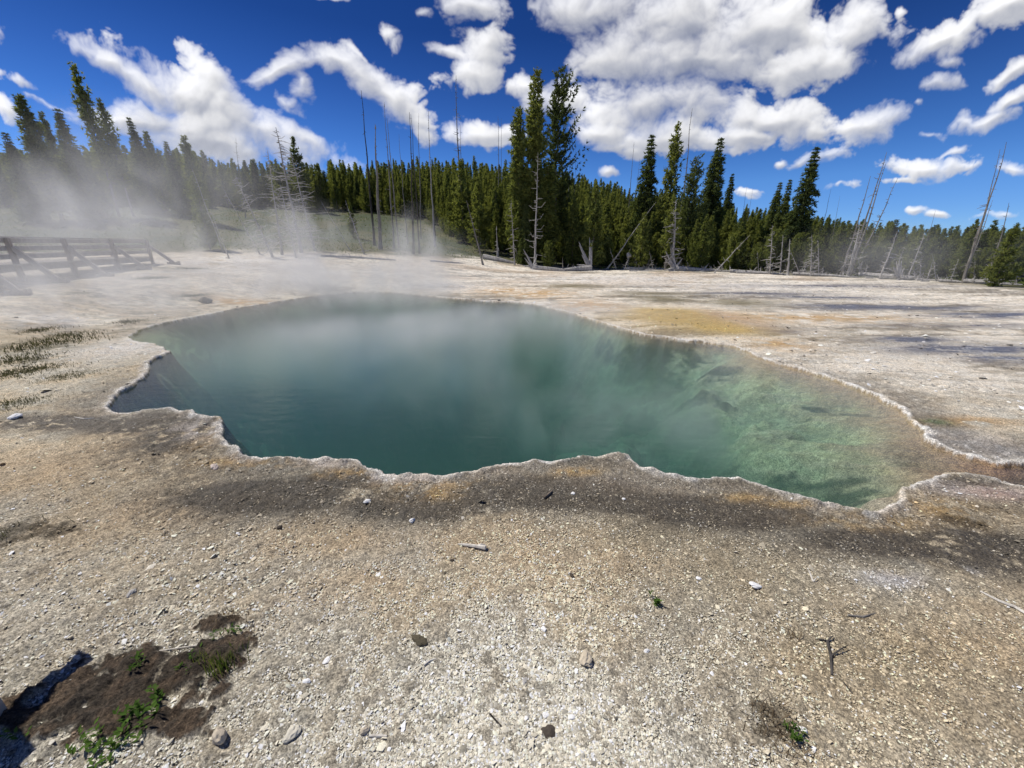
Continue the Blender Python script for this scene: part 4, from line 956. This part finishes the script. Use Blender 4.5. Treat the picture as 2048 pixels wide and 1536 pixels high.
log([(1800, 553), (1835, 549), (1850, 556)], [32, 31.6, 31], [.15, .12, .05], 34, .7, M_grey, 'heap-like branching driftwood right of the grassy strip', root=True)
log([(1930, 552), (1975, 560), (2020, 562)], [28, 27.2, 26.6], [.12, .11, .05], 26, .5, M_grey, 'grey log under the far right bushes')
log([(1880, 556), (1925, 562)], [29.5, 28.6], [.09, .05], 12, .4, M_grey, 'short broken limb left of the far right bushes')
log([(640, 500), (720, 497), (790, 498)], [38, 38.6, 39], [.08, .07, .04], 26, .6, M_grey, 'thin branchy log on the bank behind the rising steam')
log([(860, 520), (905, 514), (925, 508)], [41, 42, 43], [.07, .06, .03], 10, .4, M_grey, 'small twig-thin log on the barren bank right of the steam')
log([(1120, 508), (1160, 506), (1195, 509)], [47.5, 47.8, 48], [.06, .06, .03], 8, .3, M_dgrey, 'thin dark log in the grass behind the uprooted log')
# small dead brush along the forest foot
for i in range(34):
    px = rr_.uniform(1230, 2040); Yf = float(np.interp(px, [1100, 1350, 1650, 1850, 2048], [49, 43, 36.6, 31, 26])) + rr_.uniform(-.3, 2.0)
    g0 = at(px, 530, Yf)
    z_ = zl(g0.x, Yf); py0 = float(to_px(g0.x, Yf, z_)[1]); hp = rr_.uniform(18, 62)
    snag(px, py0, px + rr_.uniform(-.35, .55) * hp, py0 - hp, Yf, rr_.uniform(.03, .07), rr_.randrange(12, 34), rr_.uniform(.4, .9), M_grey if rr_.random() < .7 else M_dgrey,
         'small grey bare sapling among many at the foot of the right forest', name='bare_sapling', seed=i * 11, cat='bare sapling', group='bare saplings along the foot of the right forest', sink=.1)
for i in range(26):
    px = rr_.uniform(1240, 2040); Yf = float(np.interp(px, [1100, 1350, 1650, 1850, 2048], [48, 42.5, 36, 30.4, 25.6])) + rr_.uniform(-.6, .8)
    g0 = at(px, 530, Yf); z_ = zl(g0.x, Yf); pyy = float(to_px(g0.x, Yf, z_)[1]); wl = rr_.uniform(15, 50)
    log([(px, pyy), (px + wl, pyy + rr_.uniform(-1, 3))], [Yf, Yf - wl * .012], [rr_.uniform(.04, .09), .03], rr_.randrange(4, 12), .35, M_grey,
        'small bleached branch lying among others at the edge of the barren flat', name='dead_branch', group='bleached branches along the edge of the flat', seed=i, cat='dead branch')

# ---------------------------------------------------------------- boardwalk on the left
def bwalk():
    PS = [(-250, 470, 11.5), (-105, 472, 13.7), (6, 473, 16.2), (120, 473, 19.0), (216, 474, 22.2), (289, 478, 25.6)]
    W3 = [np.array(at(*p)) for p in PS]
    for i, w in enumerate(W3): w[2] = W3[2][2] + (W3[-1][2] - W3[2][2]) * (i - 2) / 3 - .02
    A, B = W3[0], W3[-1]; d = (B - A); d[2] = 0; d /= np.linalg.norm(d); nrm = np.array([d[1], -d[0], 0]); 
    if nrm[0] < 0: nrm = -nrm
    up = np.array([0, 0, 1.0]); root = empty('boardwalk', tuple(W3[2] * np.array([1, 1, 0])))
    tag(root, 'raised wooden boardwalk with railing and slanting braces, half hidden by steam', 'boardwalk')
    O = np.array(root.location)
    DK = -1.02
    def put(T, name, mat): return T.build(name, mat, root)
    def beam(T, a, b, hw, hh, off=0):
        m = (a + b) / 2; L = (b - a) / 2; ld = L / np.linalg.norm(L); s = np.cross(ld, up); s /= np.linalg.norm(s); u = np.cross(s, ld)
        T.box(m - O, L, s * hw, u * hh)
    for i in range(len(W3)):
        w = W3[i]; zg = zl(w[0], w[1])
        T = TB(); c = np.array([w[0], w[1], (w[2] - .03 + zg - .2) / 2]) + nrm * .07; T.box(c - O, d * .07, nrm * .07, up * ((w[2] - .03) - (zg - .2)) / 2); put(T, 'post', M_dplank)
        bk = w - nrm * 1.75; zb = zl(bk[0], bk[1]); T = TB(); T.box(np.array([bk[0], bk[1], (w[2] - .03 + zb - .2) / 2]) - nrm * .07 - O, d * .07, nrm * .07, up * ((w[2] - .03) - (zb - .2)) / 2); put(T, 'post', M_dplank)
        f = w + nrm * 1.15; zf = zl(f[0], f[1])
        T = TB(); a = np.array([w[0], w[1], w[2] - .38]) + nrm * .14; b = np.array([f[0], f[1], zf + .10]); beam(T, a, b, .06, .09); put(T, 'brace', M_plank)
        T = TB(); T.box(np.array([f[0], f[1], zf + .05]) - O, nrm * .32, d * .09, up * .09); T.box(np.array([f[0], f[1], zf + .06]) + nrm * .26 - O, nrm * .05, d * .12, up * .13); put(T, 'footing_block', M_plank)
        if i < len(W3) - 1:
            v = W3[i + 1]
            T = TB(); beam(T, w + up * .0, v + up * .0, .085, .022); put(T, 'top_rail', M_plank)
            for hh, nm in ((-.13, 'side_rail'), (-.42, 'side_rail'), (-.74, 'side_rail')):
                T = TB(); beam(T, w + up * hh - nrm * .03, v + up * hh - nrm * .03, .022, .085); put(T, nm, M_plank)
                T = TB(); beam(T, w + up * hh - nrm * 1.69, v + up * hh - nrm * 1.69, .022, .085); put(T, nm, M_plank)
            T = TB(); beam(T, w - nrm * 1.75, v - nrm * 1.75, .085, .022); put(T, 'top_rail', M_plank)
            T = TB(); beam(T, w + up * (DK - .16) - nrm * .02, v + up * (DK - .16) - nrm * .02, .03, .12); put(T, 'edge_beam', M_plank)
            T = TB(); beam(T, w + up * (DK - .16) - nrm * 1.70, v + up * (DK - .16) - nrm * 1.70, .03, .12); put(T, 'edge_beam', M_plank)
    T = TB(); Lw = np.linalg.norm((B - A)[:2]); n = int(Lw / .15)
    for j in range(n):
        c = A + (B - A) * (j + .5) / n + up * DK - nrm * .86; T.box(c - O, d * .068, nrm * .90, up * .019)
    put(T, 'deck', M_plank)
bwalk()
# corner of the boardwalk the photographer stands on: brace foot and post at the lower left
root = empty('boardwalk', (-3.06, 1.40, 0)); tag(root, 'weathered brace foot of the near boardwalk, cut by the lower left corner', 'boardwalk')
for nm, c, X, Y_, Z, mt in (('footing_block', (.36, -.17, .07), (.12, .02, 0), (-.012, .07, 0), (0, 0, .10), M_dplank), ('brace', (.12, -.10, .36), (.20, -.06, -.28), (.01, .04, 0), (.03, 0, .03), M_dplank),
                            ('post', (0, 0, .6), (.09, 0, 0), (0, .09, 0), (0, 0, .62), M_dplank), ('side_rail', (-.05, -.4, 1.05), (.02, 0, 0), (0, .9, 0), (0, 0, .07), M_plank)):
    T = TB(); T.box(c, X, Y_, Z); T.build(nm, mt, root)

# ---------------------------------------------------------------- gravel and flakes of sinter
def chips(n, rmin, rmax, smed, seed, sig=0.42, keepf=None):
    r = np.random.default_rng(seed)
    q = r.random(n); rad_ = (rmin ** -0.6 + q * (rmax ** -0.6 - rmin ** -0.6)) ** (-1 / 0.6); a = r.uniform(R(-67), R(67), n)
    x = rad_ * np.sin(a); y = rad_ * np.cos(a)
    ok = y > 0.7; x, y = x[ok], y[ok]
    d = sdist(x, y) + (fbm(x * 5, y * 5, 4, 21) - 0.5) * 0.08
    ok = d > 0.085; x, y, d = x[ok], y[ok], d[ok]
    if keepf is not None: m = r.random(len(x)) < keepf(x, y, d); x, y, d = x[m], y[m], d[m]
    z = land_z(x, y, d)
    col, wet, soil = colour_field(x, y, d)
    dry = ((r.random(len(x)) < .30) & (wet > .25))[:, None]; col = np.where(dry, col * .45 + np.array([.42, .36, .26]) * .55, col)
    y0 = r.random(len(x)) < .25; col = np.where((y0 & (soil > .5))[:, None], np.array([.30, .24, .17]), col)
    return x, y, z, col, soil, r, sig, smed
def chip_mesh(name, parts_):
    VV, FF, CC = [], [], []; off = 0
    for (x, y, z, col, soil, r, sig, smed) in parts_:
        n = len(x)
        s = smed * np.exp(r.normal(0, sig, n)); s = np.minimum(s, smed * 3.2)
        s *= 0.7 + 0.6 * fbm(x * 0.9 + 3, y * 0.9, 2, 77)
        ang_ = r.random(n) * 6.28; el = r.uniform(.55, 1.0, n); th = r.uniform(.22, .55, n)
        base = np.array([[1, 0, 0], [.35, .85, .1], [-.75, .6, -.1], [-.9, -.35, 0], [.1, -1, .1], [.1, .05, 1]])
        nv = 6
        v = base[None] * (1 + r.normal(0, .22, (n, nv, 3)))
        v[:, :, 1] *= el[:, None]; v[:, :, 2] *= th[:, None]; v *= (s / 2)[:, None, None]
        tx, ty = r.normal(0, .35, n), r.normal(0, .35, n)
        v[:, :, 2] += v[:, :, 0] * tx[:, None] + v[:, :, 1] * ty[:, None]
        ca, sa = np.cos(ang_)[:, None], np.sin(ang_)[:, None]
        X = v[:, :, 0] * ca - v[:, :, 1] * sa + x[:, None]; Y = v[:, :, 0] * sa + v[:, :, 1] * ca + y[:, None]; Z = v[:, :, 2] + z[:, None] + (s * .06)[:, None]
        VV.append(np.stack([X, Y, Z], 2).reshape(-1, 3))
        f = np.array([[0, 1, 5], [1, 2, 5], [2, 3, 5], [3, 4, 5], [4, 0, 5]])
        FF.append((f[None] + (np.arange(n) * nv)[:, None, None] + off).reshape(-1, 3)); off += n * nv
        br = np.exp(r.normal(0.12, .36, n)); br = np.where(r.random(n) < .06, br * .5, br)
        white = (r.random(n) < .09) * (1 - .7 * soil)
        c = col * br[:, None]; c = c * (1 - .55 * white[:, None]) + np.array([.72, .69, .62]) * .55 * white[:, None]
        CC.append(np.repeat(np.clip(c, .01, .80), nv, 0))
    return mesh_from(name, np.concatenate(VV), np.concatenate(FF), 3, M_chip, np.concatenate(CC))
M_chip, k, out = material('gravel_chips')
at_c = k.new('ShaderNodeAttribute', attribute_name='mineral'); bs = k.new('ShaderNodeBsdfPrincipled')
geo = k.new('ShaderNodeNewGeometry'); sc = k.new('ShaderNodeVectorMath', operation='SCALE'); k.l.new(at_c.outputs['Color'], sc.inputs[0])
k.l.new(k.ramp(k.noise(geo.outputs['Position'], 160, 3, .7), .3, .7, .8, 1.2), sc.inputs[3]); k.l.new(sc.outputs[0], bs.inputs['Base Color'])
bs.inputs['Roughness'].default_value = .9; bs.inputs['Specular IOR Level'].default_value = .2; k.l.new(bs.outputs[0], out.inputs[0])
def thin_soil(x, y, d): return 0.72 + 0.28 * sstep(0.25, 0.7, fbm(x * .7, y * .7, 3, 88)) 
tag(link('gravel', chip_mesh('gravel', [chips(270000, 1.0, 6.0, .0102, 1, .38, keepf=thin_soil), chips(8000, 1.0, 7.0, .021, 2, .35, keepf=lambda x, y, d: .15 + .85 * sstep(.6, -1.8, x) + 0 * d), chips(9000, 4.5, 13, .020, 3, .4), chips(3500, 9, 30, .055, 4, .4)])),
    'pale chips of sinter gravel strewn over the near bank', 'gravel', None, 'stuff')

# ---------------------------------------------------------------- single stones, sticks, plants
def rock(px, py, w, label, col, name='stone', flat=.5, cat='stone', seed=0, dark=False):
    import bmesh
    bm = bmesh.new(); bmesh.ops.create_icosphere(bm, subdivisions=3, radius=1)
    g_ = gp(px, py); s = w / FPX * math.hypot(g_.y * CP + (H - g_.z) * SP, 0) / 2
    r = random.Random(seed + int(px)); o3 = Vector((r.random() * 9, r.random() * 9, r.random() * 9))
    ax_ = (1, r.uniform(.55, .8), flat)
    for v in bm.verts:
        c = v.co.copy(); n = mnoise.noise(c * .9 + o3) * .45 + mnoise.noise(c * 2.3 + o3) * .25 + mnoise.noise(c * 6 + o3) * .09
        q = c * (1 + n); v.co = Vector((q.x * ax_[0], q.y * ax_[1], q.z * ax_[2])) * s
    me = bpy.data.meshes.new(name); bm.to_mesh(me); bm.free()
    m = ROCKM.setdefault(col, None)
    if m is None:
        m, k, out = material('stone'); bs = k.new('ShaderNodeBsdfPrincipled'); geo = k.new('ShaderNodeNewGeometry')
        n_ = k.noise(geo.outputs['Position'], 70, 6, .7); k.l.new(k.mix(k.ramp(n_, .3, .7), tuple(c * .85 for c in col) + (1,), tuple(min(c * 1.15, .88) for c in col) + (1,)), bs.inputs['Base Color'])
        bs.inputs['Roughness'].default_value = .9; b = k.new('ShaderNodeBump'); b.inputs['Strength'].default_value = .3; b.inputs['Distance'].default_value = .003; k.l.new(n_, b.inputs['Height']); k.l.new(b.outputs[0], bs.inputs['Normal']); k.l.new(bs.outputs[0], out.inputs[0]); ROCKM[col] = m
    me.materials.append(m); o = link(name, me); o.location = (g_.x, g_.y, g_.z + s * flat * .35); o.rotation_euler = (r.uniform(-.2, .2), r.uniform(-.2, .2), r.uniform(0, 6.28))
    return tag(o, label, cat)
ROCKM = {}
Wt, Tn, Dk, Gy = (.86, .84, .80), (.50, .43, .33), (.07, .055, .04), (.42, .40, .37)
for a in ((1507, 1184, 26, 'bright white lump, largest white stone on the right of the near bank', Wt, 'stone', .3), (825, 1050, 13, 'small round white stone just beyond the forked driftwood stick', Wt, 'stone', .7),
          (735, 1006, 13, 'white chip below the orange patch of the rim', Wt, 'stone', .5), (35, 843, 22, 'white shell-like flake at the left edge beside the dark bank', Wt, 'stone', .5),
          (430, 938, 20, 'pale pinkish slab behind the rim near the left notch', (.6, .5, .43), 'stone', .4), (590, 1490, 34, 'ribbed cream stone at the lower left of the gravel', (.6, .56, .46), 'stone', .5),
          (453, 1512, 38, 'big tan stone at the bottom edge casting a dark shadow', Tn, 'stone', .9), (1170, 1337, 36, 'tan rock with a white top in the middle of the gravel', (.56, .48, .36), 'stone', .5),
          (268, 1200, 20, 'light grey stone beside a dark chip on the left gravel', Gy, 'stone', .5), (733, 1484, 19, 'rounded beige stone near the bottom edge', Tn, 'stone', .8),
          (1087, 1276, 15, 'white stone in a small scatter of white flakes', Wt, 'stone', .5), (1142, 1452, 16, 'white triangular flake right above the dark clod', Wt, 'stone', .35),
          (1090, 1450, 14, 'white oval flake left of the triangular one', Wt, 'stone', .4), (562, 1066, 11, 'dark pebble on the tan gravel beyond the soil patch', Dk, 'stone', .7),
          (905, 1134, 9, 'dark round pebble below the forked driftwood stick', Dk, 'stone', .7), (1143, 1163, 11, 'dark pebble right of the centre of the near bank', Dk, 'stone', .7),
          (840, 1299, 34, 'dark mossy clod on the pale gravel', (.09, .075, .045), 'clod', .35), (1096, 1482, 32, 'dark brown clod at the bottom centre', Dk, 'clod', .3),
          (1146, 987, 9, 'tiny white stone right of the brown stick by the rim', Wt, 'stone', .5), (1247, 1000, 8, 'tiny white stone furthest right on the dark bank behind the rim', Wt, 'stone', .5),
          (1600, 1478, 15, 'white stone in the dark weedy patch at lower right', Wt, 'stone', .5), (1395, 1167, 12, 'white sliver left of the bright white lump', Wt, 'stone', .3),
          (1290, 1318, 14, 'white stone right of the tan rock with a white top', Wt, 'stone', .5), (1050, 1380, 16, 'pale flat flake below the tan rock', Gy, 'stone', .3), (150, 1380, 16, 'white stone on the gravel left of the dark soil', Wt, 'stone', .5),
          (620, 1385, 16, 'white stone right of the dark soil patch', Wt, 'stone', .5), (658, 1340, 16, 'cream flake right of the grass tuft', Wt, 'stone', .4), (410, 598, 26, 'brown boulder on the far left bank beyond the pool corner', (.17, .14, .11), 'boulder', .6)):
    rock(*a[:4], a[4], a[5], a[6], 'clod' if a[5] == 'clod' else ('boulder' if a[5] == 'boulder' else 'stone'))
def stick(pts, rad, mat, label, forks=(), name='stick'):
    G = [np.array(gp(*p)) for p in pts]; o0 = G[0].copy(); T = TB()
    L = [g - o0 + np.array([0, 0, rad[i] * 1.1]) for i, g in enumerate(G)]
    T.tube(L, rad, 6)
    for (i, px, py, rr__) in forks:
        e = np.array(gp(px, py)) - o0 + np.array([0, 0, .015]); T.tube([L[i], (L[i] + e) / 2 + np.array([0, 0, .01]), e], [rr__, rr__ * .8, rr__ * .3], 5)
    o = T.build(name, mat); o.location = tuple(o0); return tag(o, label, 'stick')
stick([(917, 1099), (935, 1103), (955, 1107), (972, 1111)], [.006, .011, .014, .020], M_stick, 'bleached forked driftwood stick lying on the gravel in front of the pool', [(2, 970, 1102, .010)])
stick([(1954, 1195), (1990, 1216), (2020, 1230), (2060, 1252)], [.006, .009, .010, .011], M_stick, 'long pale stick reaching in from the right edge')
stick([(1088, 1000), (1096, 993), (1104, 985)], [.012, .016, .010], M_bark, 'short brown stick on the dark bank behind the rim')
stick([(1657, 1367), (1655, 1330), (1648, 1300), (1632, 1294)], [.006, .008, .008, .005], M_char, 'dark forked twig standing out on the lower right gravel', [(1, 1690, 1308, .005), (2, 1660, 1290, .005)])
stick([(1614, 1155), (1622, 1178)], [.006, .007], M_stick, 'small pale twig above the bright patch at right', [(1, 1630, 1170, .004)])
stick([(1690, 1244), (1720, 1247), (1745, 1240)], [.005, .007, .004], M_dgrey, 'thin grey twig in the middle of the right gravel')
stick([(150, 838), (170, 842), (190, 841)], [.006, .008, .005], M_stick, 'tiny white twig on the dark bank at the left tip of the pool')
stick([(850, 1352), (862, 1344), (874, 1338)], [.006, .007, .005], M_stick, 'pale twig below the dark mossy clod')
stick([(980, 1448), (1000, 1470), (1010, 1480)], [.004, .005, .004], M_char, 'thin dark twig left of the dark brown clod')
stick([(745, 1510), (765, 1525), (785, 1540)], [.006, .007, .006], M_stick, 'pale stick at the bottom edge left of centre')
stick([(280, 1318), (330, 1312), (400, 1303), (450, 1308)], [.003, .004, .004, .003], M_stick, 'long thin dry stem across the back of the soil patch')
stick([(1680, 1380), (1700, 1400)], [.004, .003], M_char, 'short black twig below the dark forked twig')

def blades(name, n, spread, hmed, mat, seed, wid=.004, lean=.5):
    r = np.random.default_rng(seed); x = r.normal(0, spread, n); y = r.normal(0, spread, n); a = r.random(n) * 6.28
    h = hmed * np.exp(r.normal(0, .35, n)); ln = r.random(n) * lean; w = wid * r.uniform(.6, 1.3, n)
    dx, dy = np.cos(a), np.sin(a); b = np.stack([x, y, 0 * x - .01], 1); sd = np.stack([-dy, dx, 0 * x], 1) * w[:, None]
    m = b + np.stack([dx * ln * h * .35, dy * ln * h * .35, h * .6], 1); t = b + np.stack([dx * ln * h, dy * ln * h, h * (1 - ln * .3)], 1)
    V = np.stack([b - sd, b + sd, m + sd * .8, m - sd * .8, t], 1).reshape(-1, 3); i = (np.arange(n) * 5)[:, None]
    F = np.concatenate([i + [0, 1, 2], i + [0, 2, 3], i + [3, 2, 4]]); return mesh_from(name, V, F, 3, mat, None, {'tint': np.repeat(r.random(n), 5)})
def leafy(name, n, spread, size, mat, seed):
    r = np.random.default_rng(seed); VV = []; FF = []; tt_ = []; b = 0
    for _ in range(n):
        x, y = r.normal(0, spread, 2); hh = size * r.uniform(1.2, 3.4); k_ = int(r.integers(5, 10))
        for j in range(k_):
            a = r.random() * 6.28; z = hh * (j + .5) / k_; L = size * r.uniform(.9, 1.5); w = L * .22; c = np.array([x, y, z]); d = np.array([math.cos(a), math.sin(a), r.uniform(.2, .9)]); d /= np.linalg.norm(d)
            s = np.array([-math.sin(a), math.cos(a), 0]) * w
            VV += [c, c + d * L * .45 + s, c + d * L, c + d * L * .45 - s, c + d * L * .5 + np.array([0, 0, -.12 * L])]; FF += [(b, b + 1, b + 4), (b + 1, b + 2, b + 4), (b + 2, b + 3, b + 4), (b + 3, b, b + 4)]; tt_ += [r.random()] * 5; b += 5
        st0 = np.array([x, y, -.005]); VV += [st0 + [.0015, 0, 0], st0 - [.0015, 0, 0], np.array([x, y, hh])]; FF.append((b, b + 1, b + 2)); tt_ += [.3] * 3; b += 3
    return mesh_from(name, np.array(VV), np.array(FF), 3, mat, None, {'tint': tt_})
def put_plant(me, name, px, py, label, cat, group=None, s=1):
    o = link(name, me); o.location = gp(px, py); o.scale = (s, s, s); return tag(o, label, cat, group)
put_plant(blades('grass_tuft', 130, .045, .085, M_blade, 1, .0022, .45), 'grass_tuft', 455, 1345, 'bright yellow-green grass tuft at the right end of the dark soil', 'grass tuft')
put_plant(blades('grass_tuft', 50, .02, .07, M_blade, 2, .002, .6), 'grass_tuft', 410, 1338, 'sparser green tuft just left of the bright grass tuft', 'grass tuft')
for i, (px, py, n, sp, sz, lb) in enumerate(((275, 1470, 17, .06, .028, 'largest leafy green weed in the lower part of the dark soil'), (215, 1500, 11, .05, .026, 'leafy weed at the bottom left, beside the largest weed'), (300, 1425, 9, .04, .026, 'upright leafy weed above the largest weed'),
        (275, 1352, 6, .03, .024, 'small green weed at the top of the dark soil patch'), (380, 1335, 5, .025, .022, 'little rosette left of the grass tufts'), (1310, 1222, 8, .025, .022, 'isolated green sprig on the bare gravel right of centre'),
        (460, 1275, 7, .04, .020, 'low green weed in the dark fringe above the bright grass tuft'), (1573, 1528, 8, .04, .02, 'green sprout in the dark patch at the bottom right'), (60, 1530, 5, .03, .02, 'tiny sprig at the bottom left corner'))):
    put_plant(leafy('weed', n, sp, sz, M_weed, 20 + i), 'weed', px, py, lb, 'weed')
for i, (px, py, n, sp, hh, lb) in enumerate(((455, 1262, 110, .06, .05, 'tangle of dry dark stems behind the bright grass tuft'), (1545, 1470, 160, .075, .06, 'dark dry tangle of stems in the lower right gravel'), (1590, 1290, 26, .04, .04, 'small dry tuft above the dark lower right tangle'), (560, 1400, 14, .03, .03, 'scrap of dry stems right of the soil patch'),
        (330, 1390, 90, .16, .03, 'matted dry roots over the dark soil'), (20, 1085, 60, .12, .06, 'dark green mossy tuft at the left edge of the near bank'))):
    put_plant(blades('dry_tuft', n, sp, hh, M_dry if i != 5 else M_sedge, 60 + i, .0022, 1.3), 'dry_tuft', px, py, lb, 'dry tuft')
SED = [blades('sedge_tuft', 900, .24, .045, M_sedge, 90 + i, .004, 1.5) for i in range(3)]
for i, (px, py, s, lb) in enumerate(((135, 757, .8, 'rounded grey-green tussock standing alone left of the pool'), (95, 690, 2.0, 'broad grey-green tussock mat on the left bank'), (40, 725, 1.5, 'tussock at the left edge below the broad mat'), (75, 745, 1.1, 'small tussock between the edge and the lone one'),
        (10, 755, 1.2, 'dark tussock cut by the left edge'), (30, 815, .8, 'brownish tuft beside the white shell-like flake'), (130, 672, 1.2, 'thin tussock above the broad mat'), (383, 588, 1.3, 'grey tussock by the brown boulder'), (250, 640, 1.2, 'faint tussock in the steam at the pool corner'),
        (60, 660, 1.2, 'faint tussock high on the left bank'), (370, 540, 1.8, 'low sedge on the white sinter beyond the boardwalk end'), (300, 560, 1.6, 'sedge strip right below the boardwalk end'))):
    put_plant(SED[i % 3], 'sedge_tuft', px, py, lb, 'tussock', None, s)
# meadow and bank grass: one covering
r = np.random.default_rng(9); n = 60000
y = np.exp(r.uniform(math.log(24), math.log(92), n)); u = r.uniform(-1.5, 1.5, n); x = u * y
fr = np.interp(u, FRU, FRY); ff = np.interp(u, FFU, FFY); m = (y > fr + fbm(x * .5, y * .5, 3, 7) * 5 - 3) & (y < ff + 6); x, y = x[m], y[m]; z = zland(x, y); n = len(x)
h = r.uniform(.06, .22, n) * (0.7 + y / 120); a = r.random(n) * 6.28; w = h * .35
P0_ = np.stack([x, y, z - .02], 1); sd = np.stack([np.cos(a) * w, np.sin(a) * w, 0 * x], 1); tp_ = P0_ + np.stack([r.normal(0, .1, n), r.normal(0, .1, n), h], 1)
V = np.stack([P0_ - sd, P0_ + sd, tp_], 1).reshape(-1, 3)
tag(link('grass', mesh_from('grass', V, np.arange(len(V)).reshape(-1, 3), 3, M_blade, None, {'tint': np.repeat(np.clip(r.normal(.35, .25, n), 0, 1), 3)})), 'short green grass of the meadow and the strip before the forest', 'grass', None, 'stuff')

# ---------------------------------------------------------------- steam
def steam(px, py, Y, rx, ry, rz, dens, nscale, seed, rise=0.0, thr=.42):
    import bmesh
    c = at(px, py, Y); bm = bmesh.new(); bmesh.ops.create_icosphere(bm, subdivisions=3, radius=1)
    me = bpy.data.meshes.new('steam'); bm.to_mesh(me); bm.free()
    m, k, out = material('steam'); tcn = k.new('ShaderNodeTexCoord'); geo = k.new('ShaderNodeNewGeometry')
    r_ = k.vmath('LENGTH', tcn.outputs['Object'], out=1); fall = k.ramp(r_, 0.25, 1.0, 1.0, 0.0)
    P = k.mapping(tcn.outputs['Object'], (seed * 3.1, seed * 1.7, 0), (0, 0, 0), (rx * nscale, ry * nscale, rz * nscale * .7))
    n_ = k.noise(P, 1.0, 5, .58, .8)
    dn = k.math('MULTIPLY', k.math('MULTIPLY', fall, k.ramp(n_, thr, .70)), dens)
    vs_ = k.new('ShaderNodeVolumeScatter'); vs_.inputs['Color'].default_value = (.97, .98, 1, 1); vs_.inputs['Anisotropy'].default_value = .25
    k.l.new(dn, vs_.inputs['Density']); k.l.new(vs_.outputs[0], out.inputs['Volume'])
    me.materials.append(m); o = link('steam', me); o.location = c; o.scale = (rx, ry, rz)
    return tag(o, None, None, None, 'stuff')
STEAM = [ (230, 420, 23, 7.5, 4.0, 4.4, .15, .40, 1, .38), (30, 460, 18, 6.5, 4.0, 3.8, .17, .4, 2, .36), (590, 485, 24, 4.4, 3.0, 3.0, .34, .5, 3, .40), (840, 490, 26, 2.6, 2.2, 2.8, .36, .6, 4, .40),
 (450, 520, 22, 7.0, 3.0, 2.2, .22, .5, 5, .36), (130, 590, 12.5, 7.5, 3.8, 1.5, .36, .5, 6, .36), (680, 575, 19, 9.0, 4.0, 1.8, .66, .45, 7, .34), (800, 700, 12.0, 7.5, 4.5, 1.2, .80, .45, 8, .36),
 (1280, 850, 6.4, 3.4, 2.2, .7, 1.25, .7, 9, .42), (1100, 650, 14, 6.5, 4.0, 1.1, .66, .45, 10, .38), (1800, 520, 28, 12.0, 5.0, 3.2, .06, .25, 11, .34), (950, 790, 7.5, 3.4, 2.2, .6, .50, .7, 12, .44), (300, 370, 30, 13, 5, 6, .07, .22, 13, .30), (40, 550, 15, 4, 2.5, 1.2, .25, .6, 14, .36), (150, 500, 17, 10, 4, 3.2, .10, .25, 15, .30), (760, 530, 24, 9, 4, 3, .12, .3, 16, .34), (850, 700, 11.5, 9, 6, 1.2, .30, .3, 17, .28), (1560, 860, 6.6, 4, 2.4, .6, .32, .6, 18, .34)]
for s_ in STEAM: steam(*s_[:9], thr=s_[9])
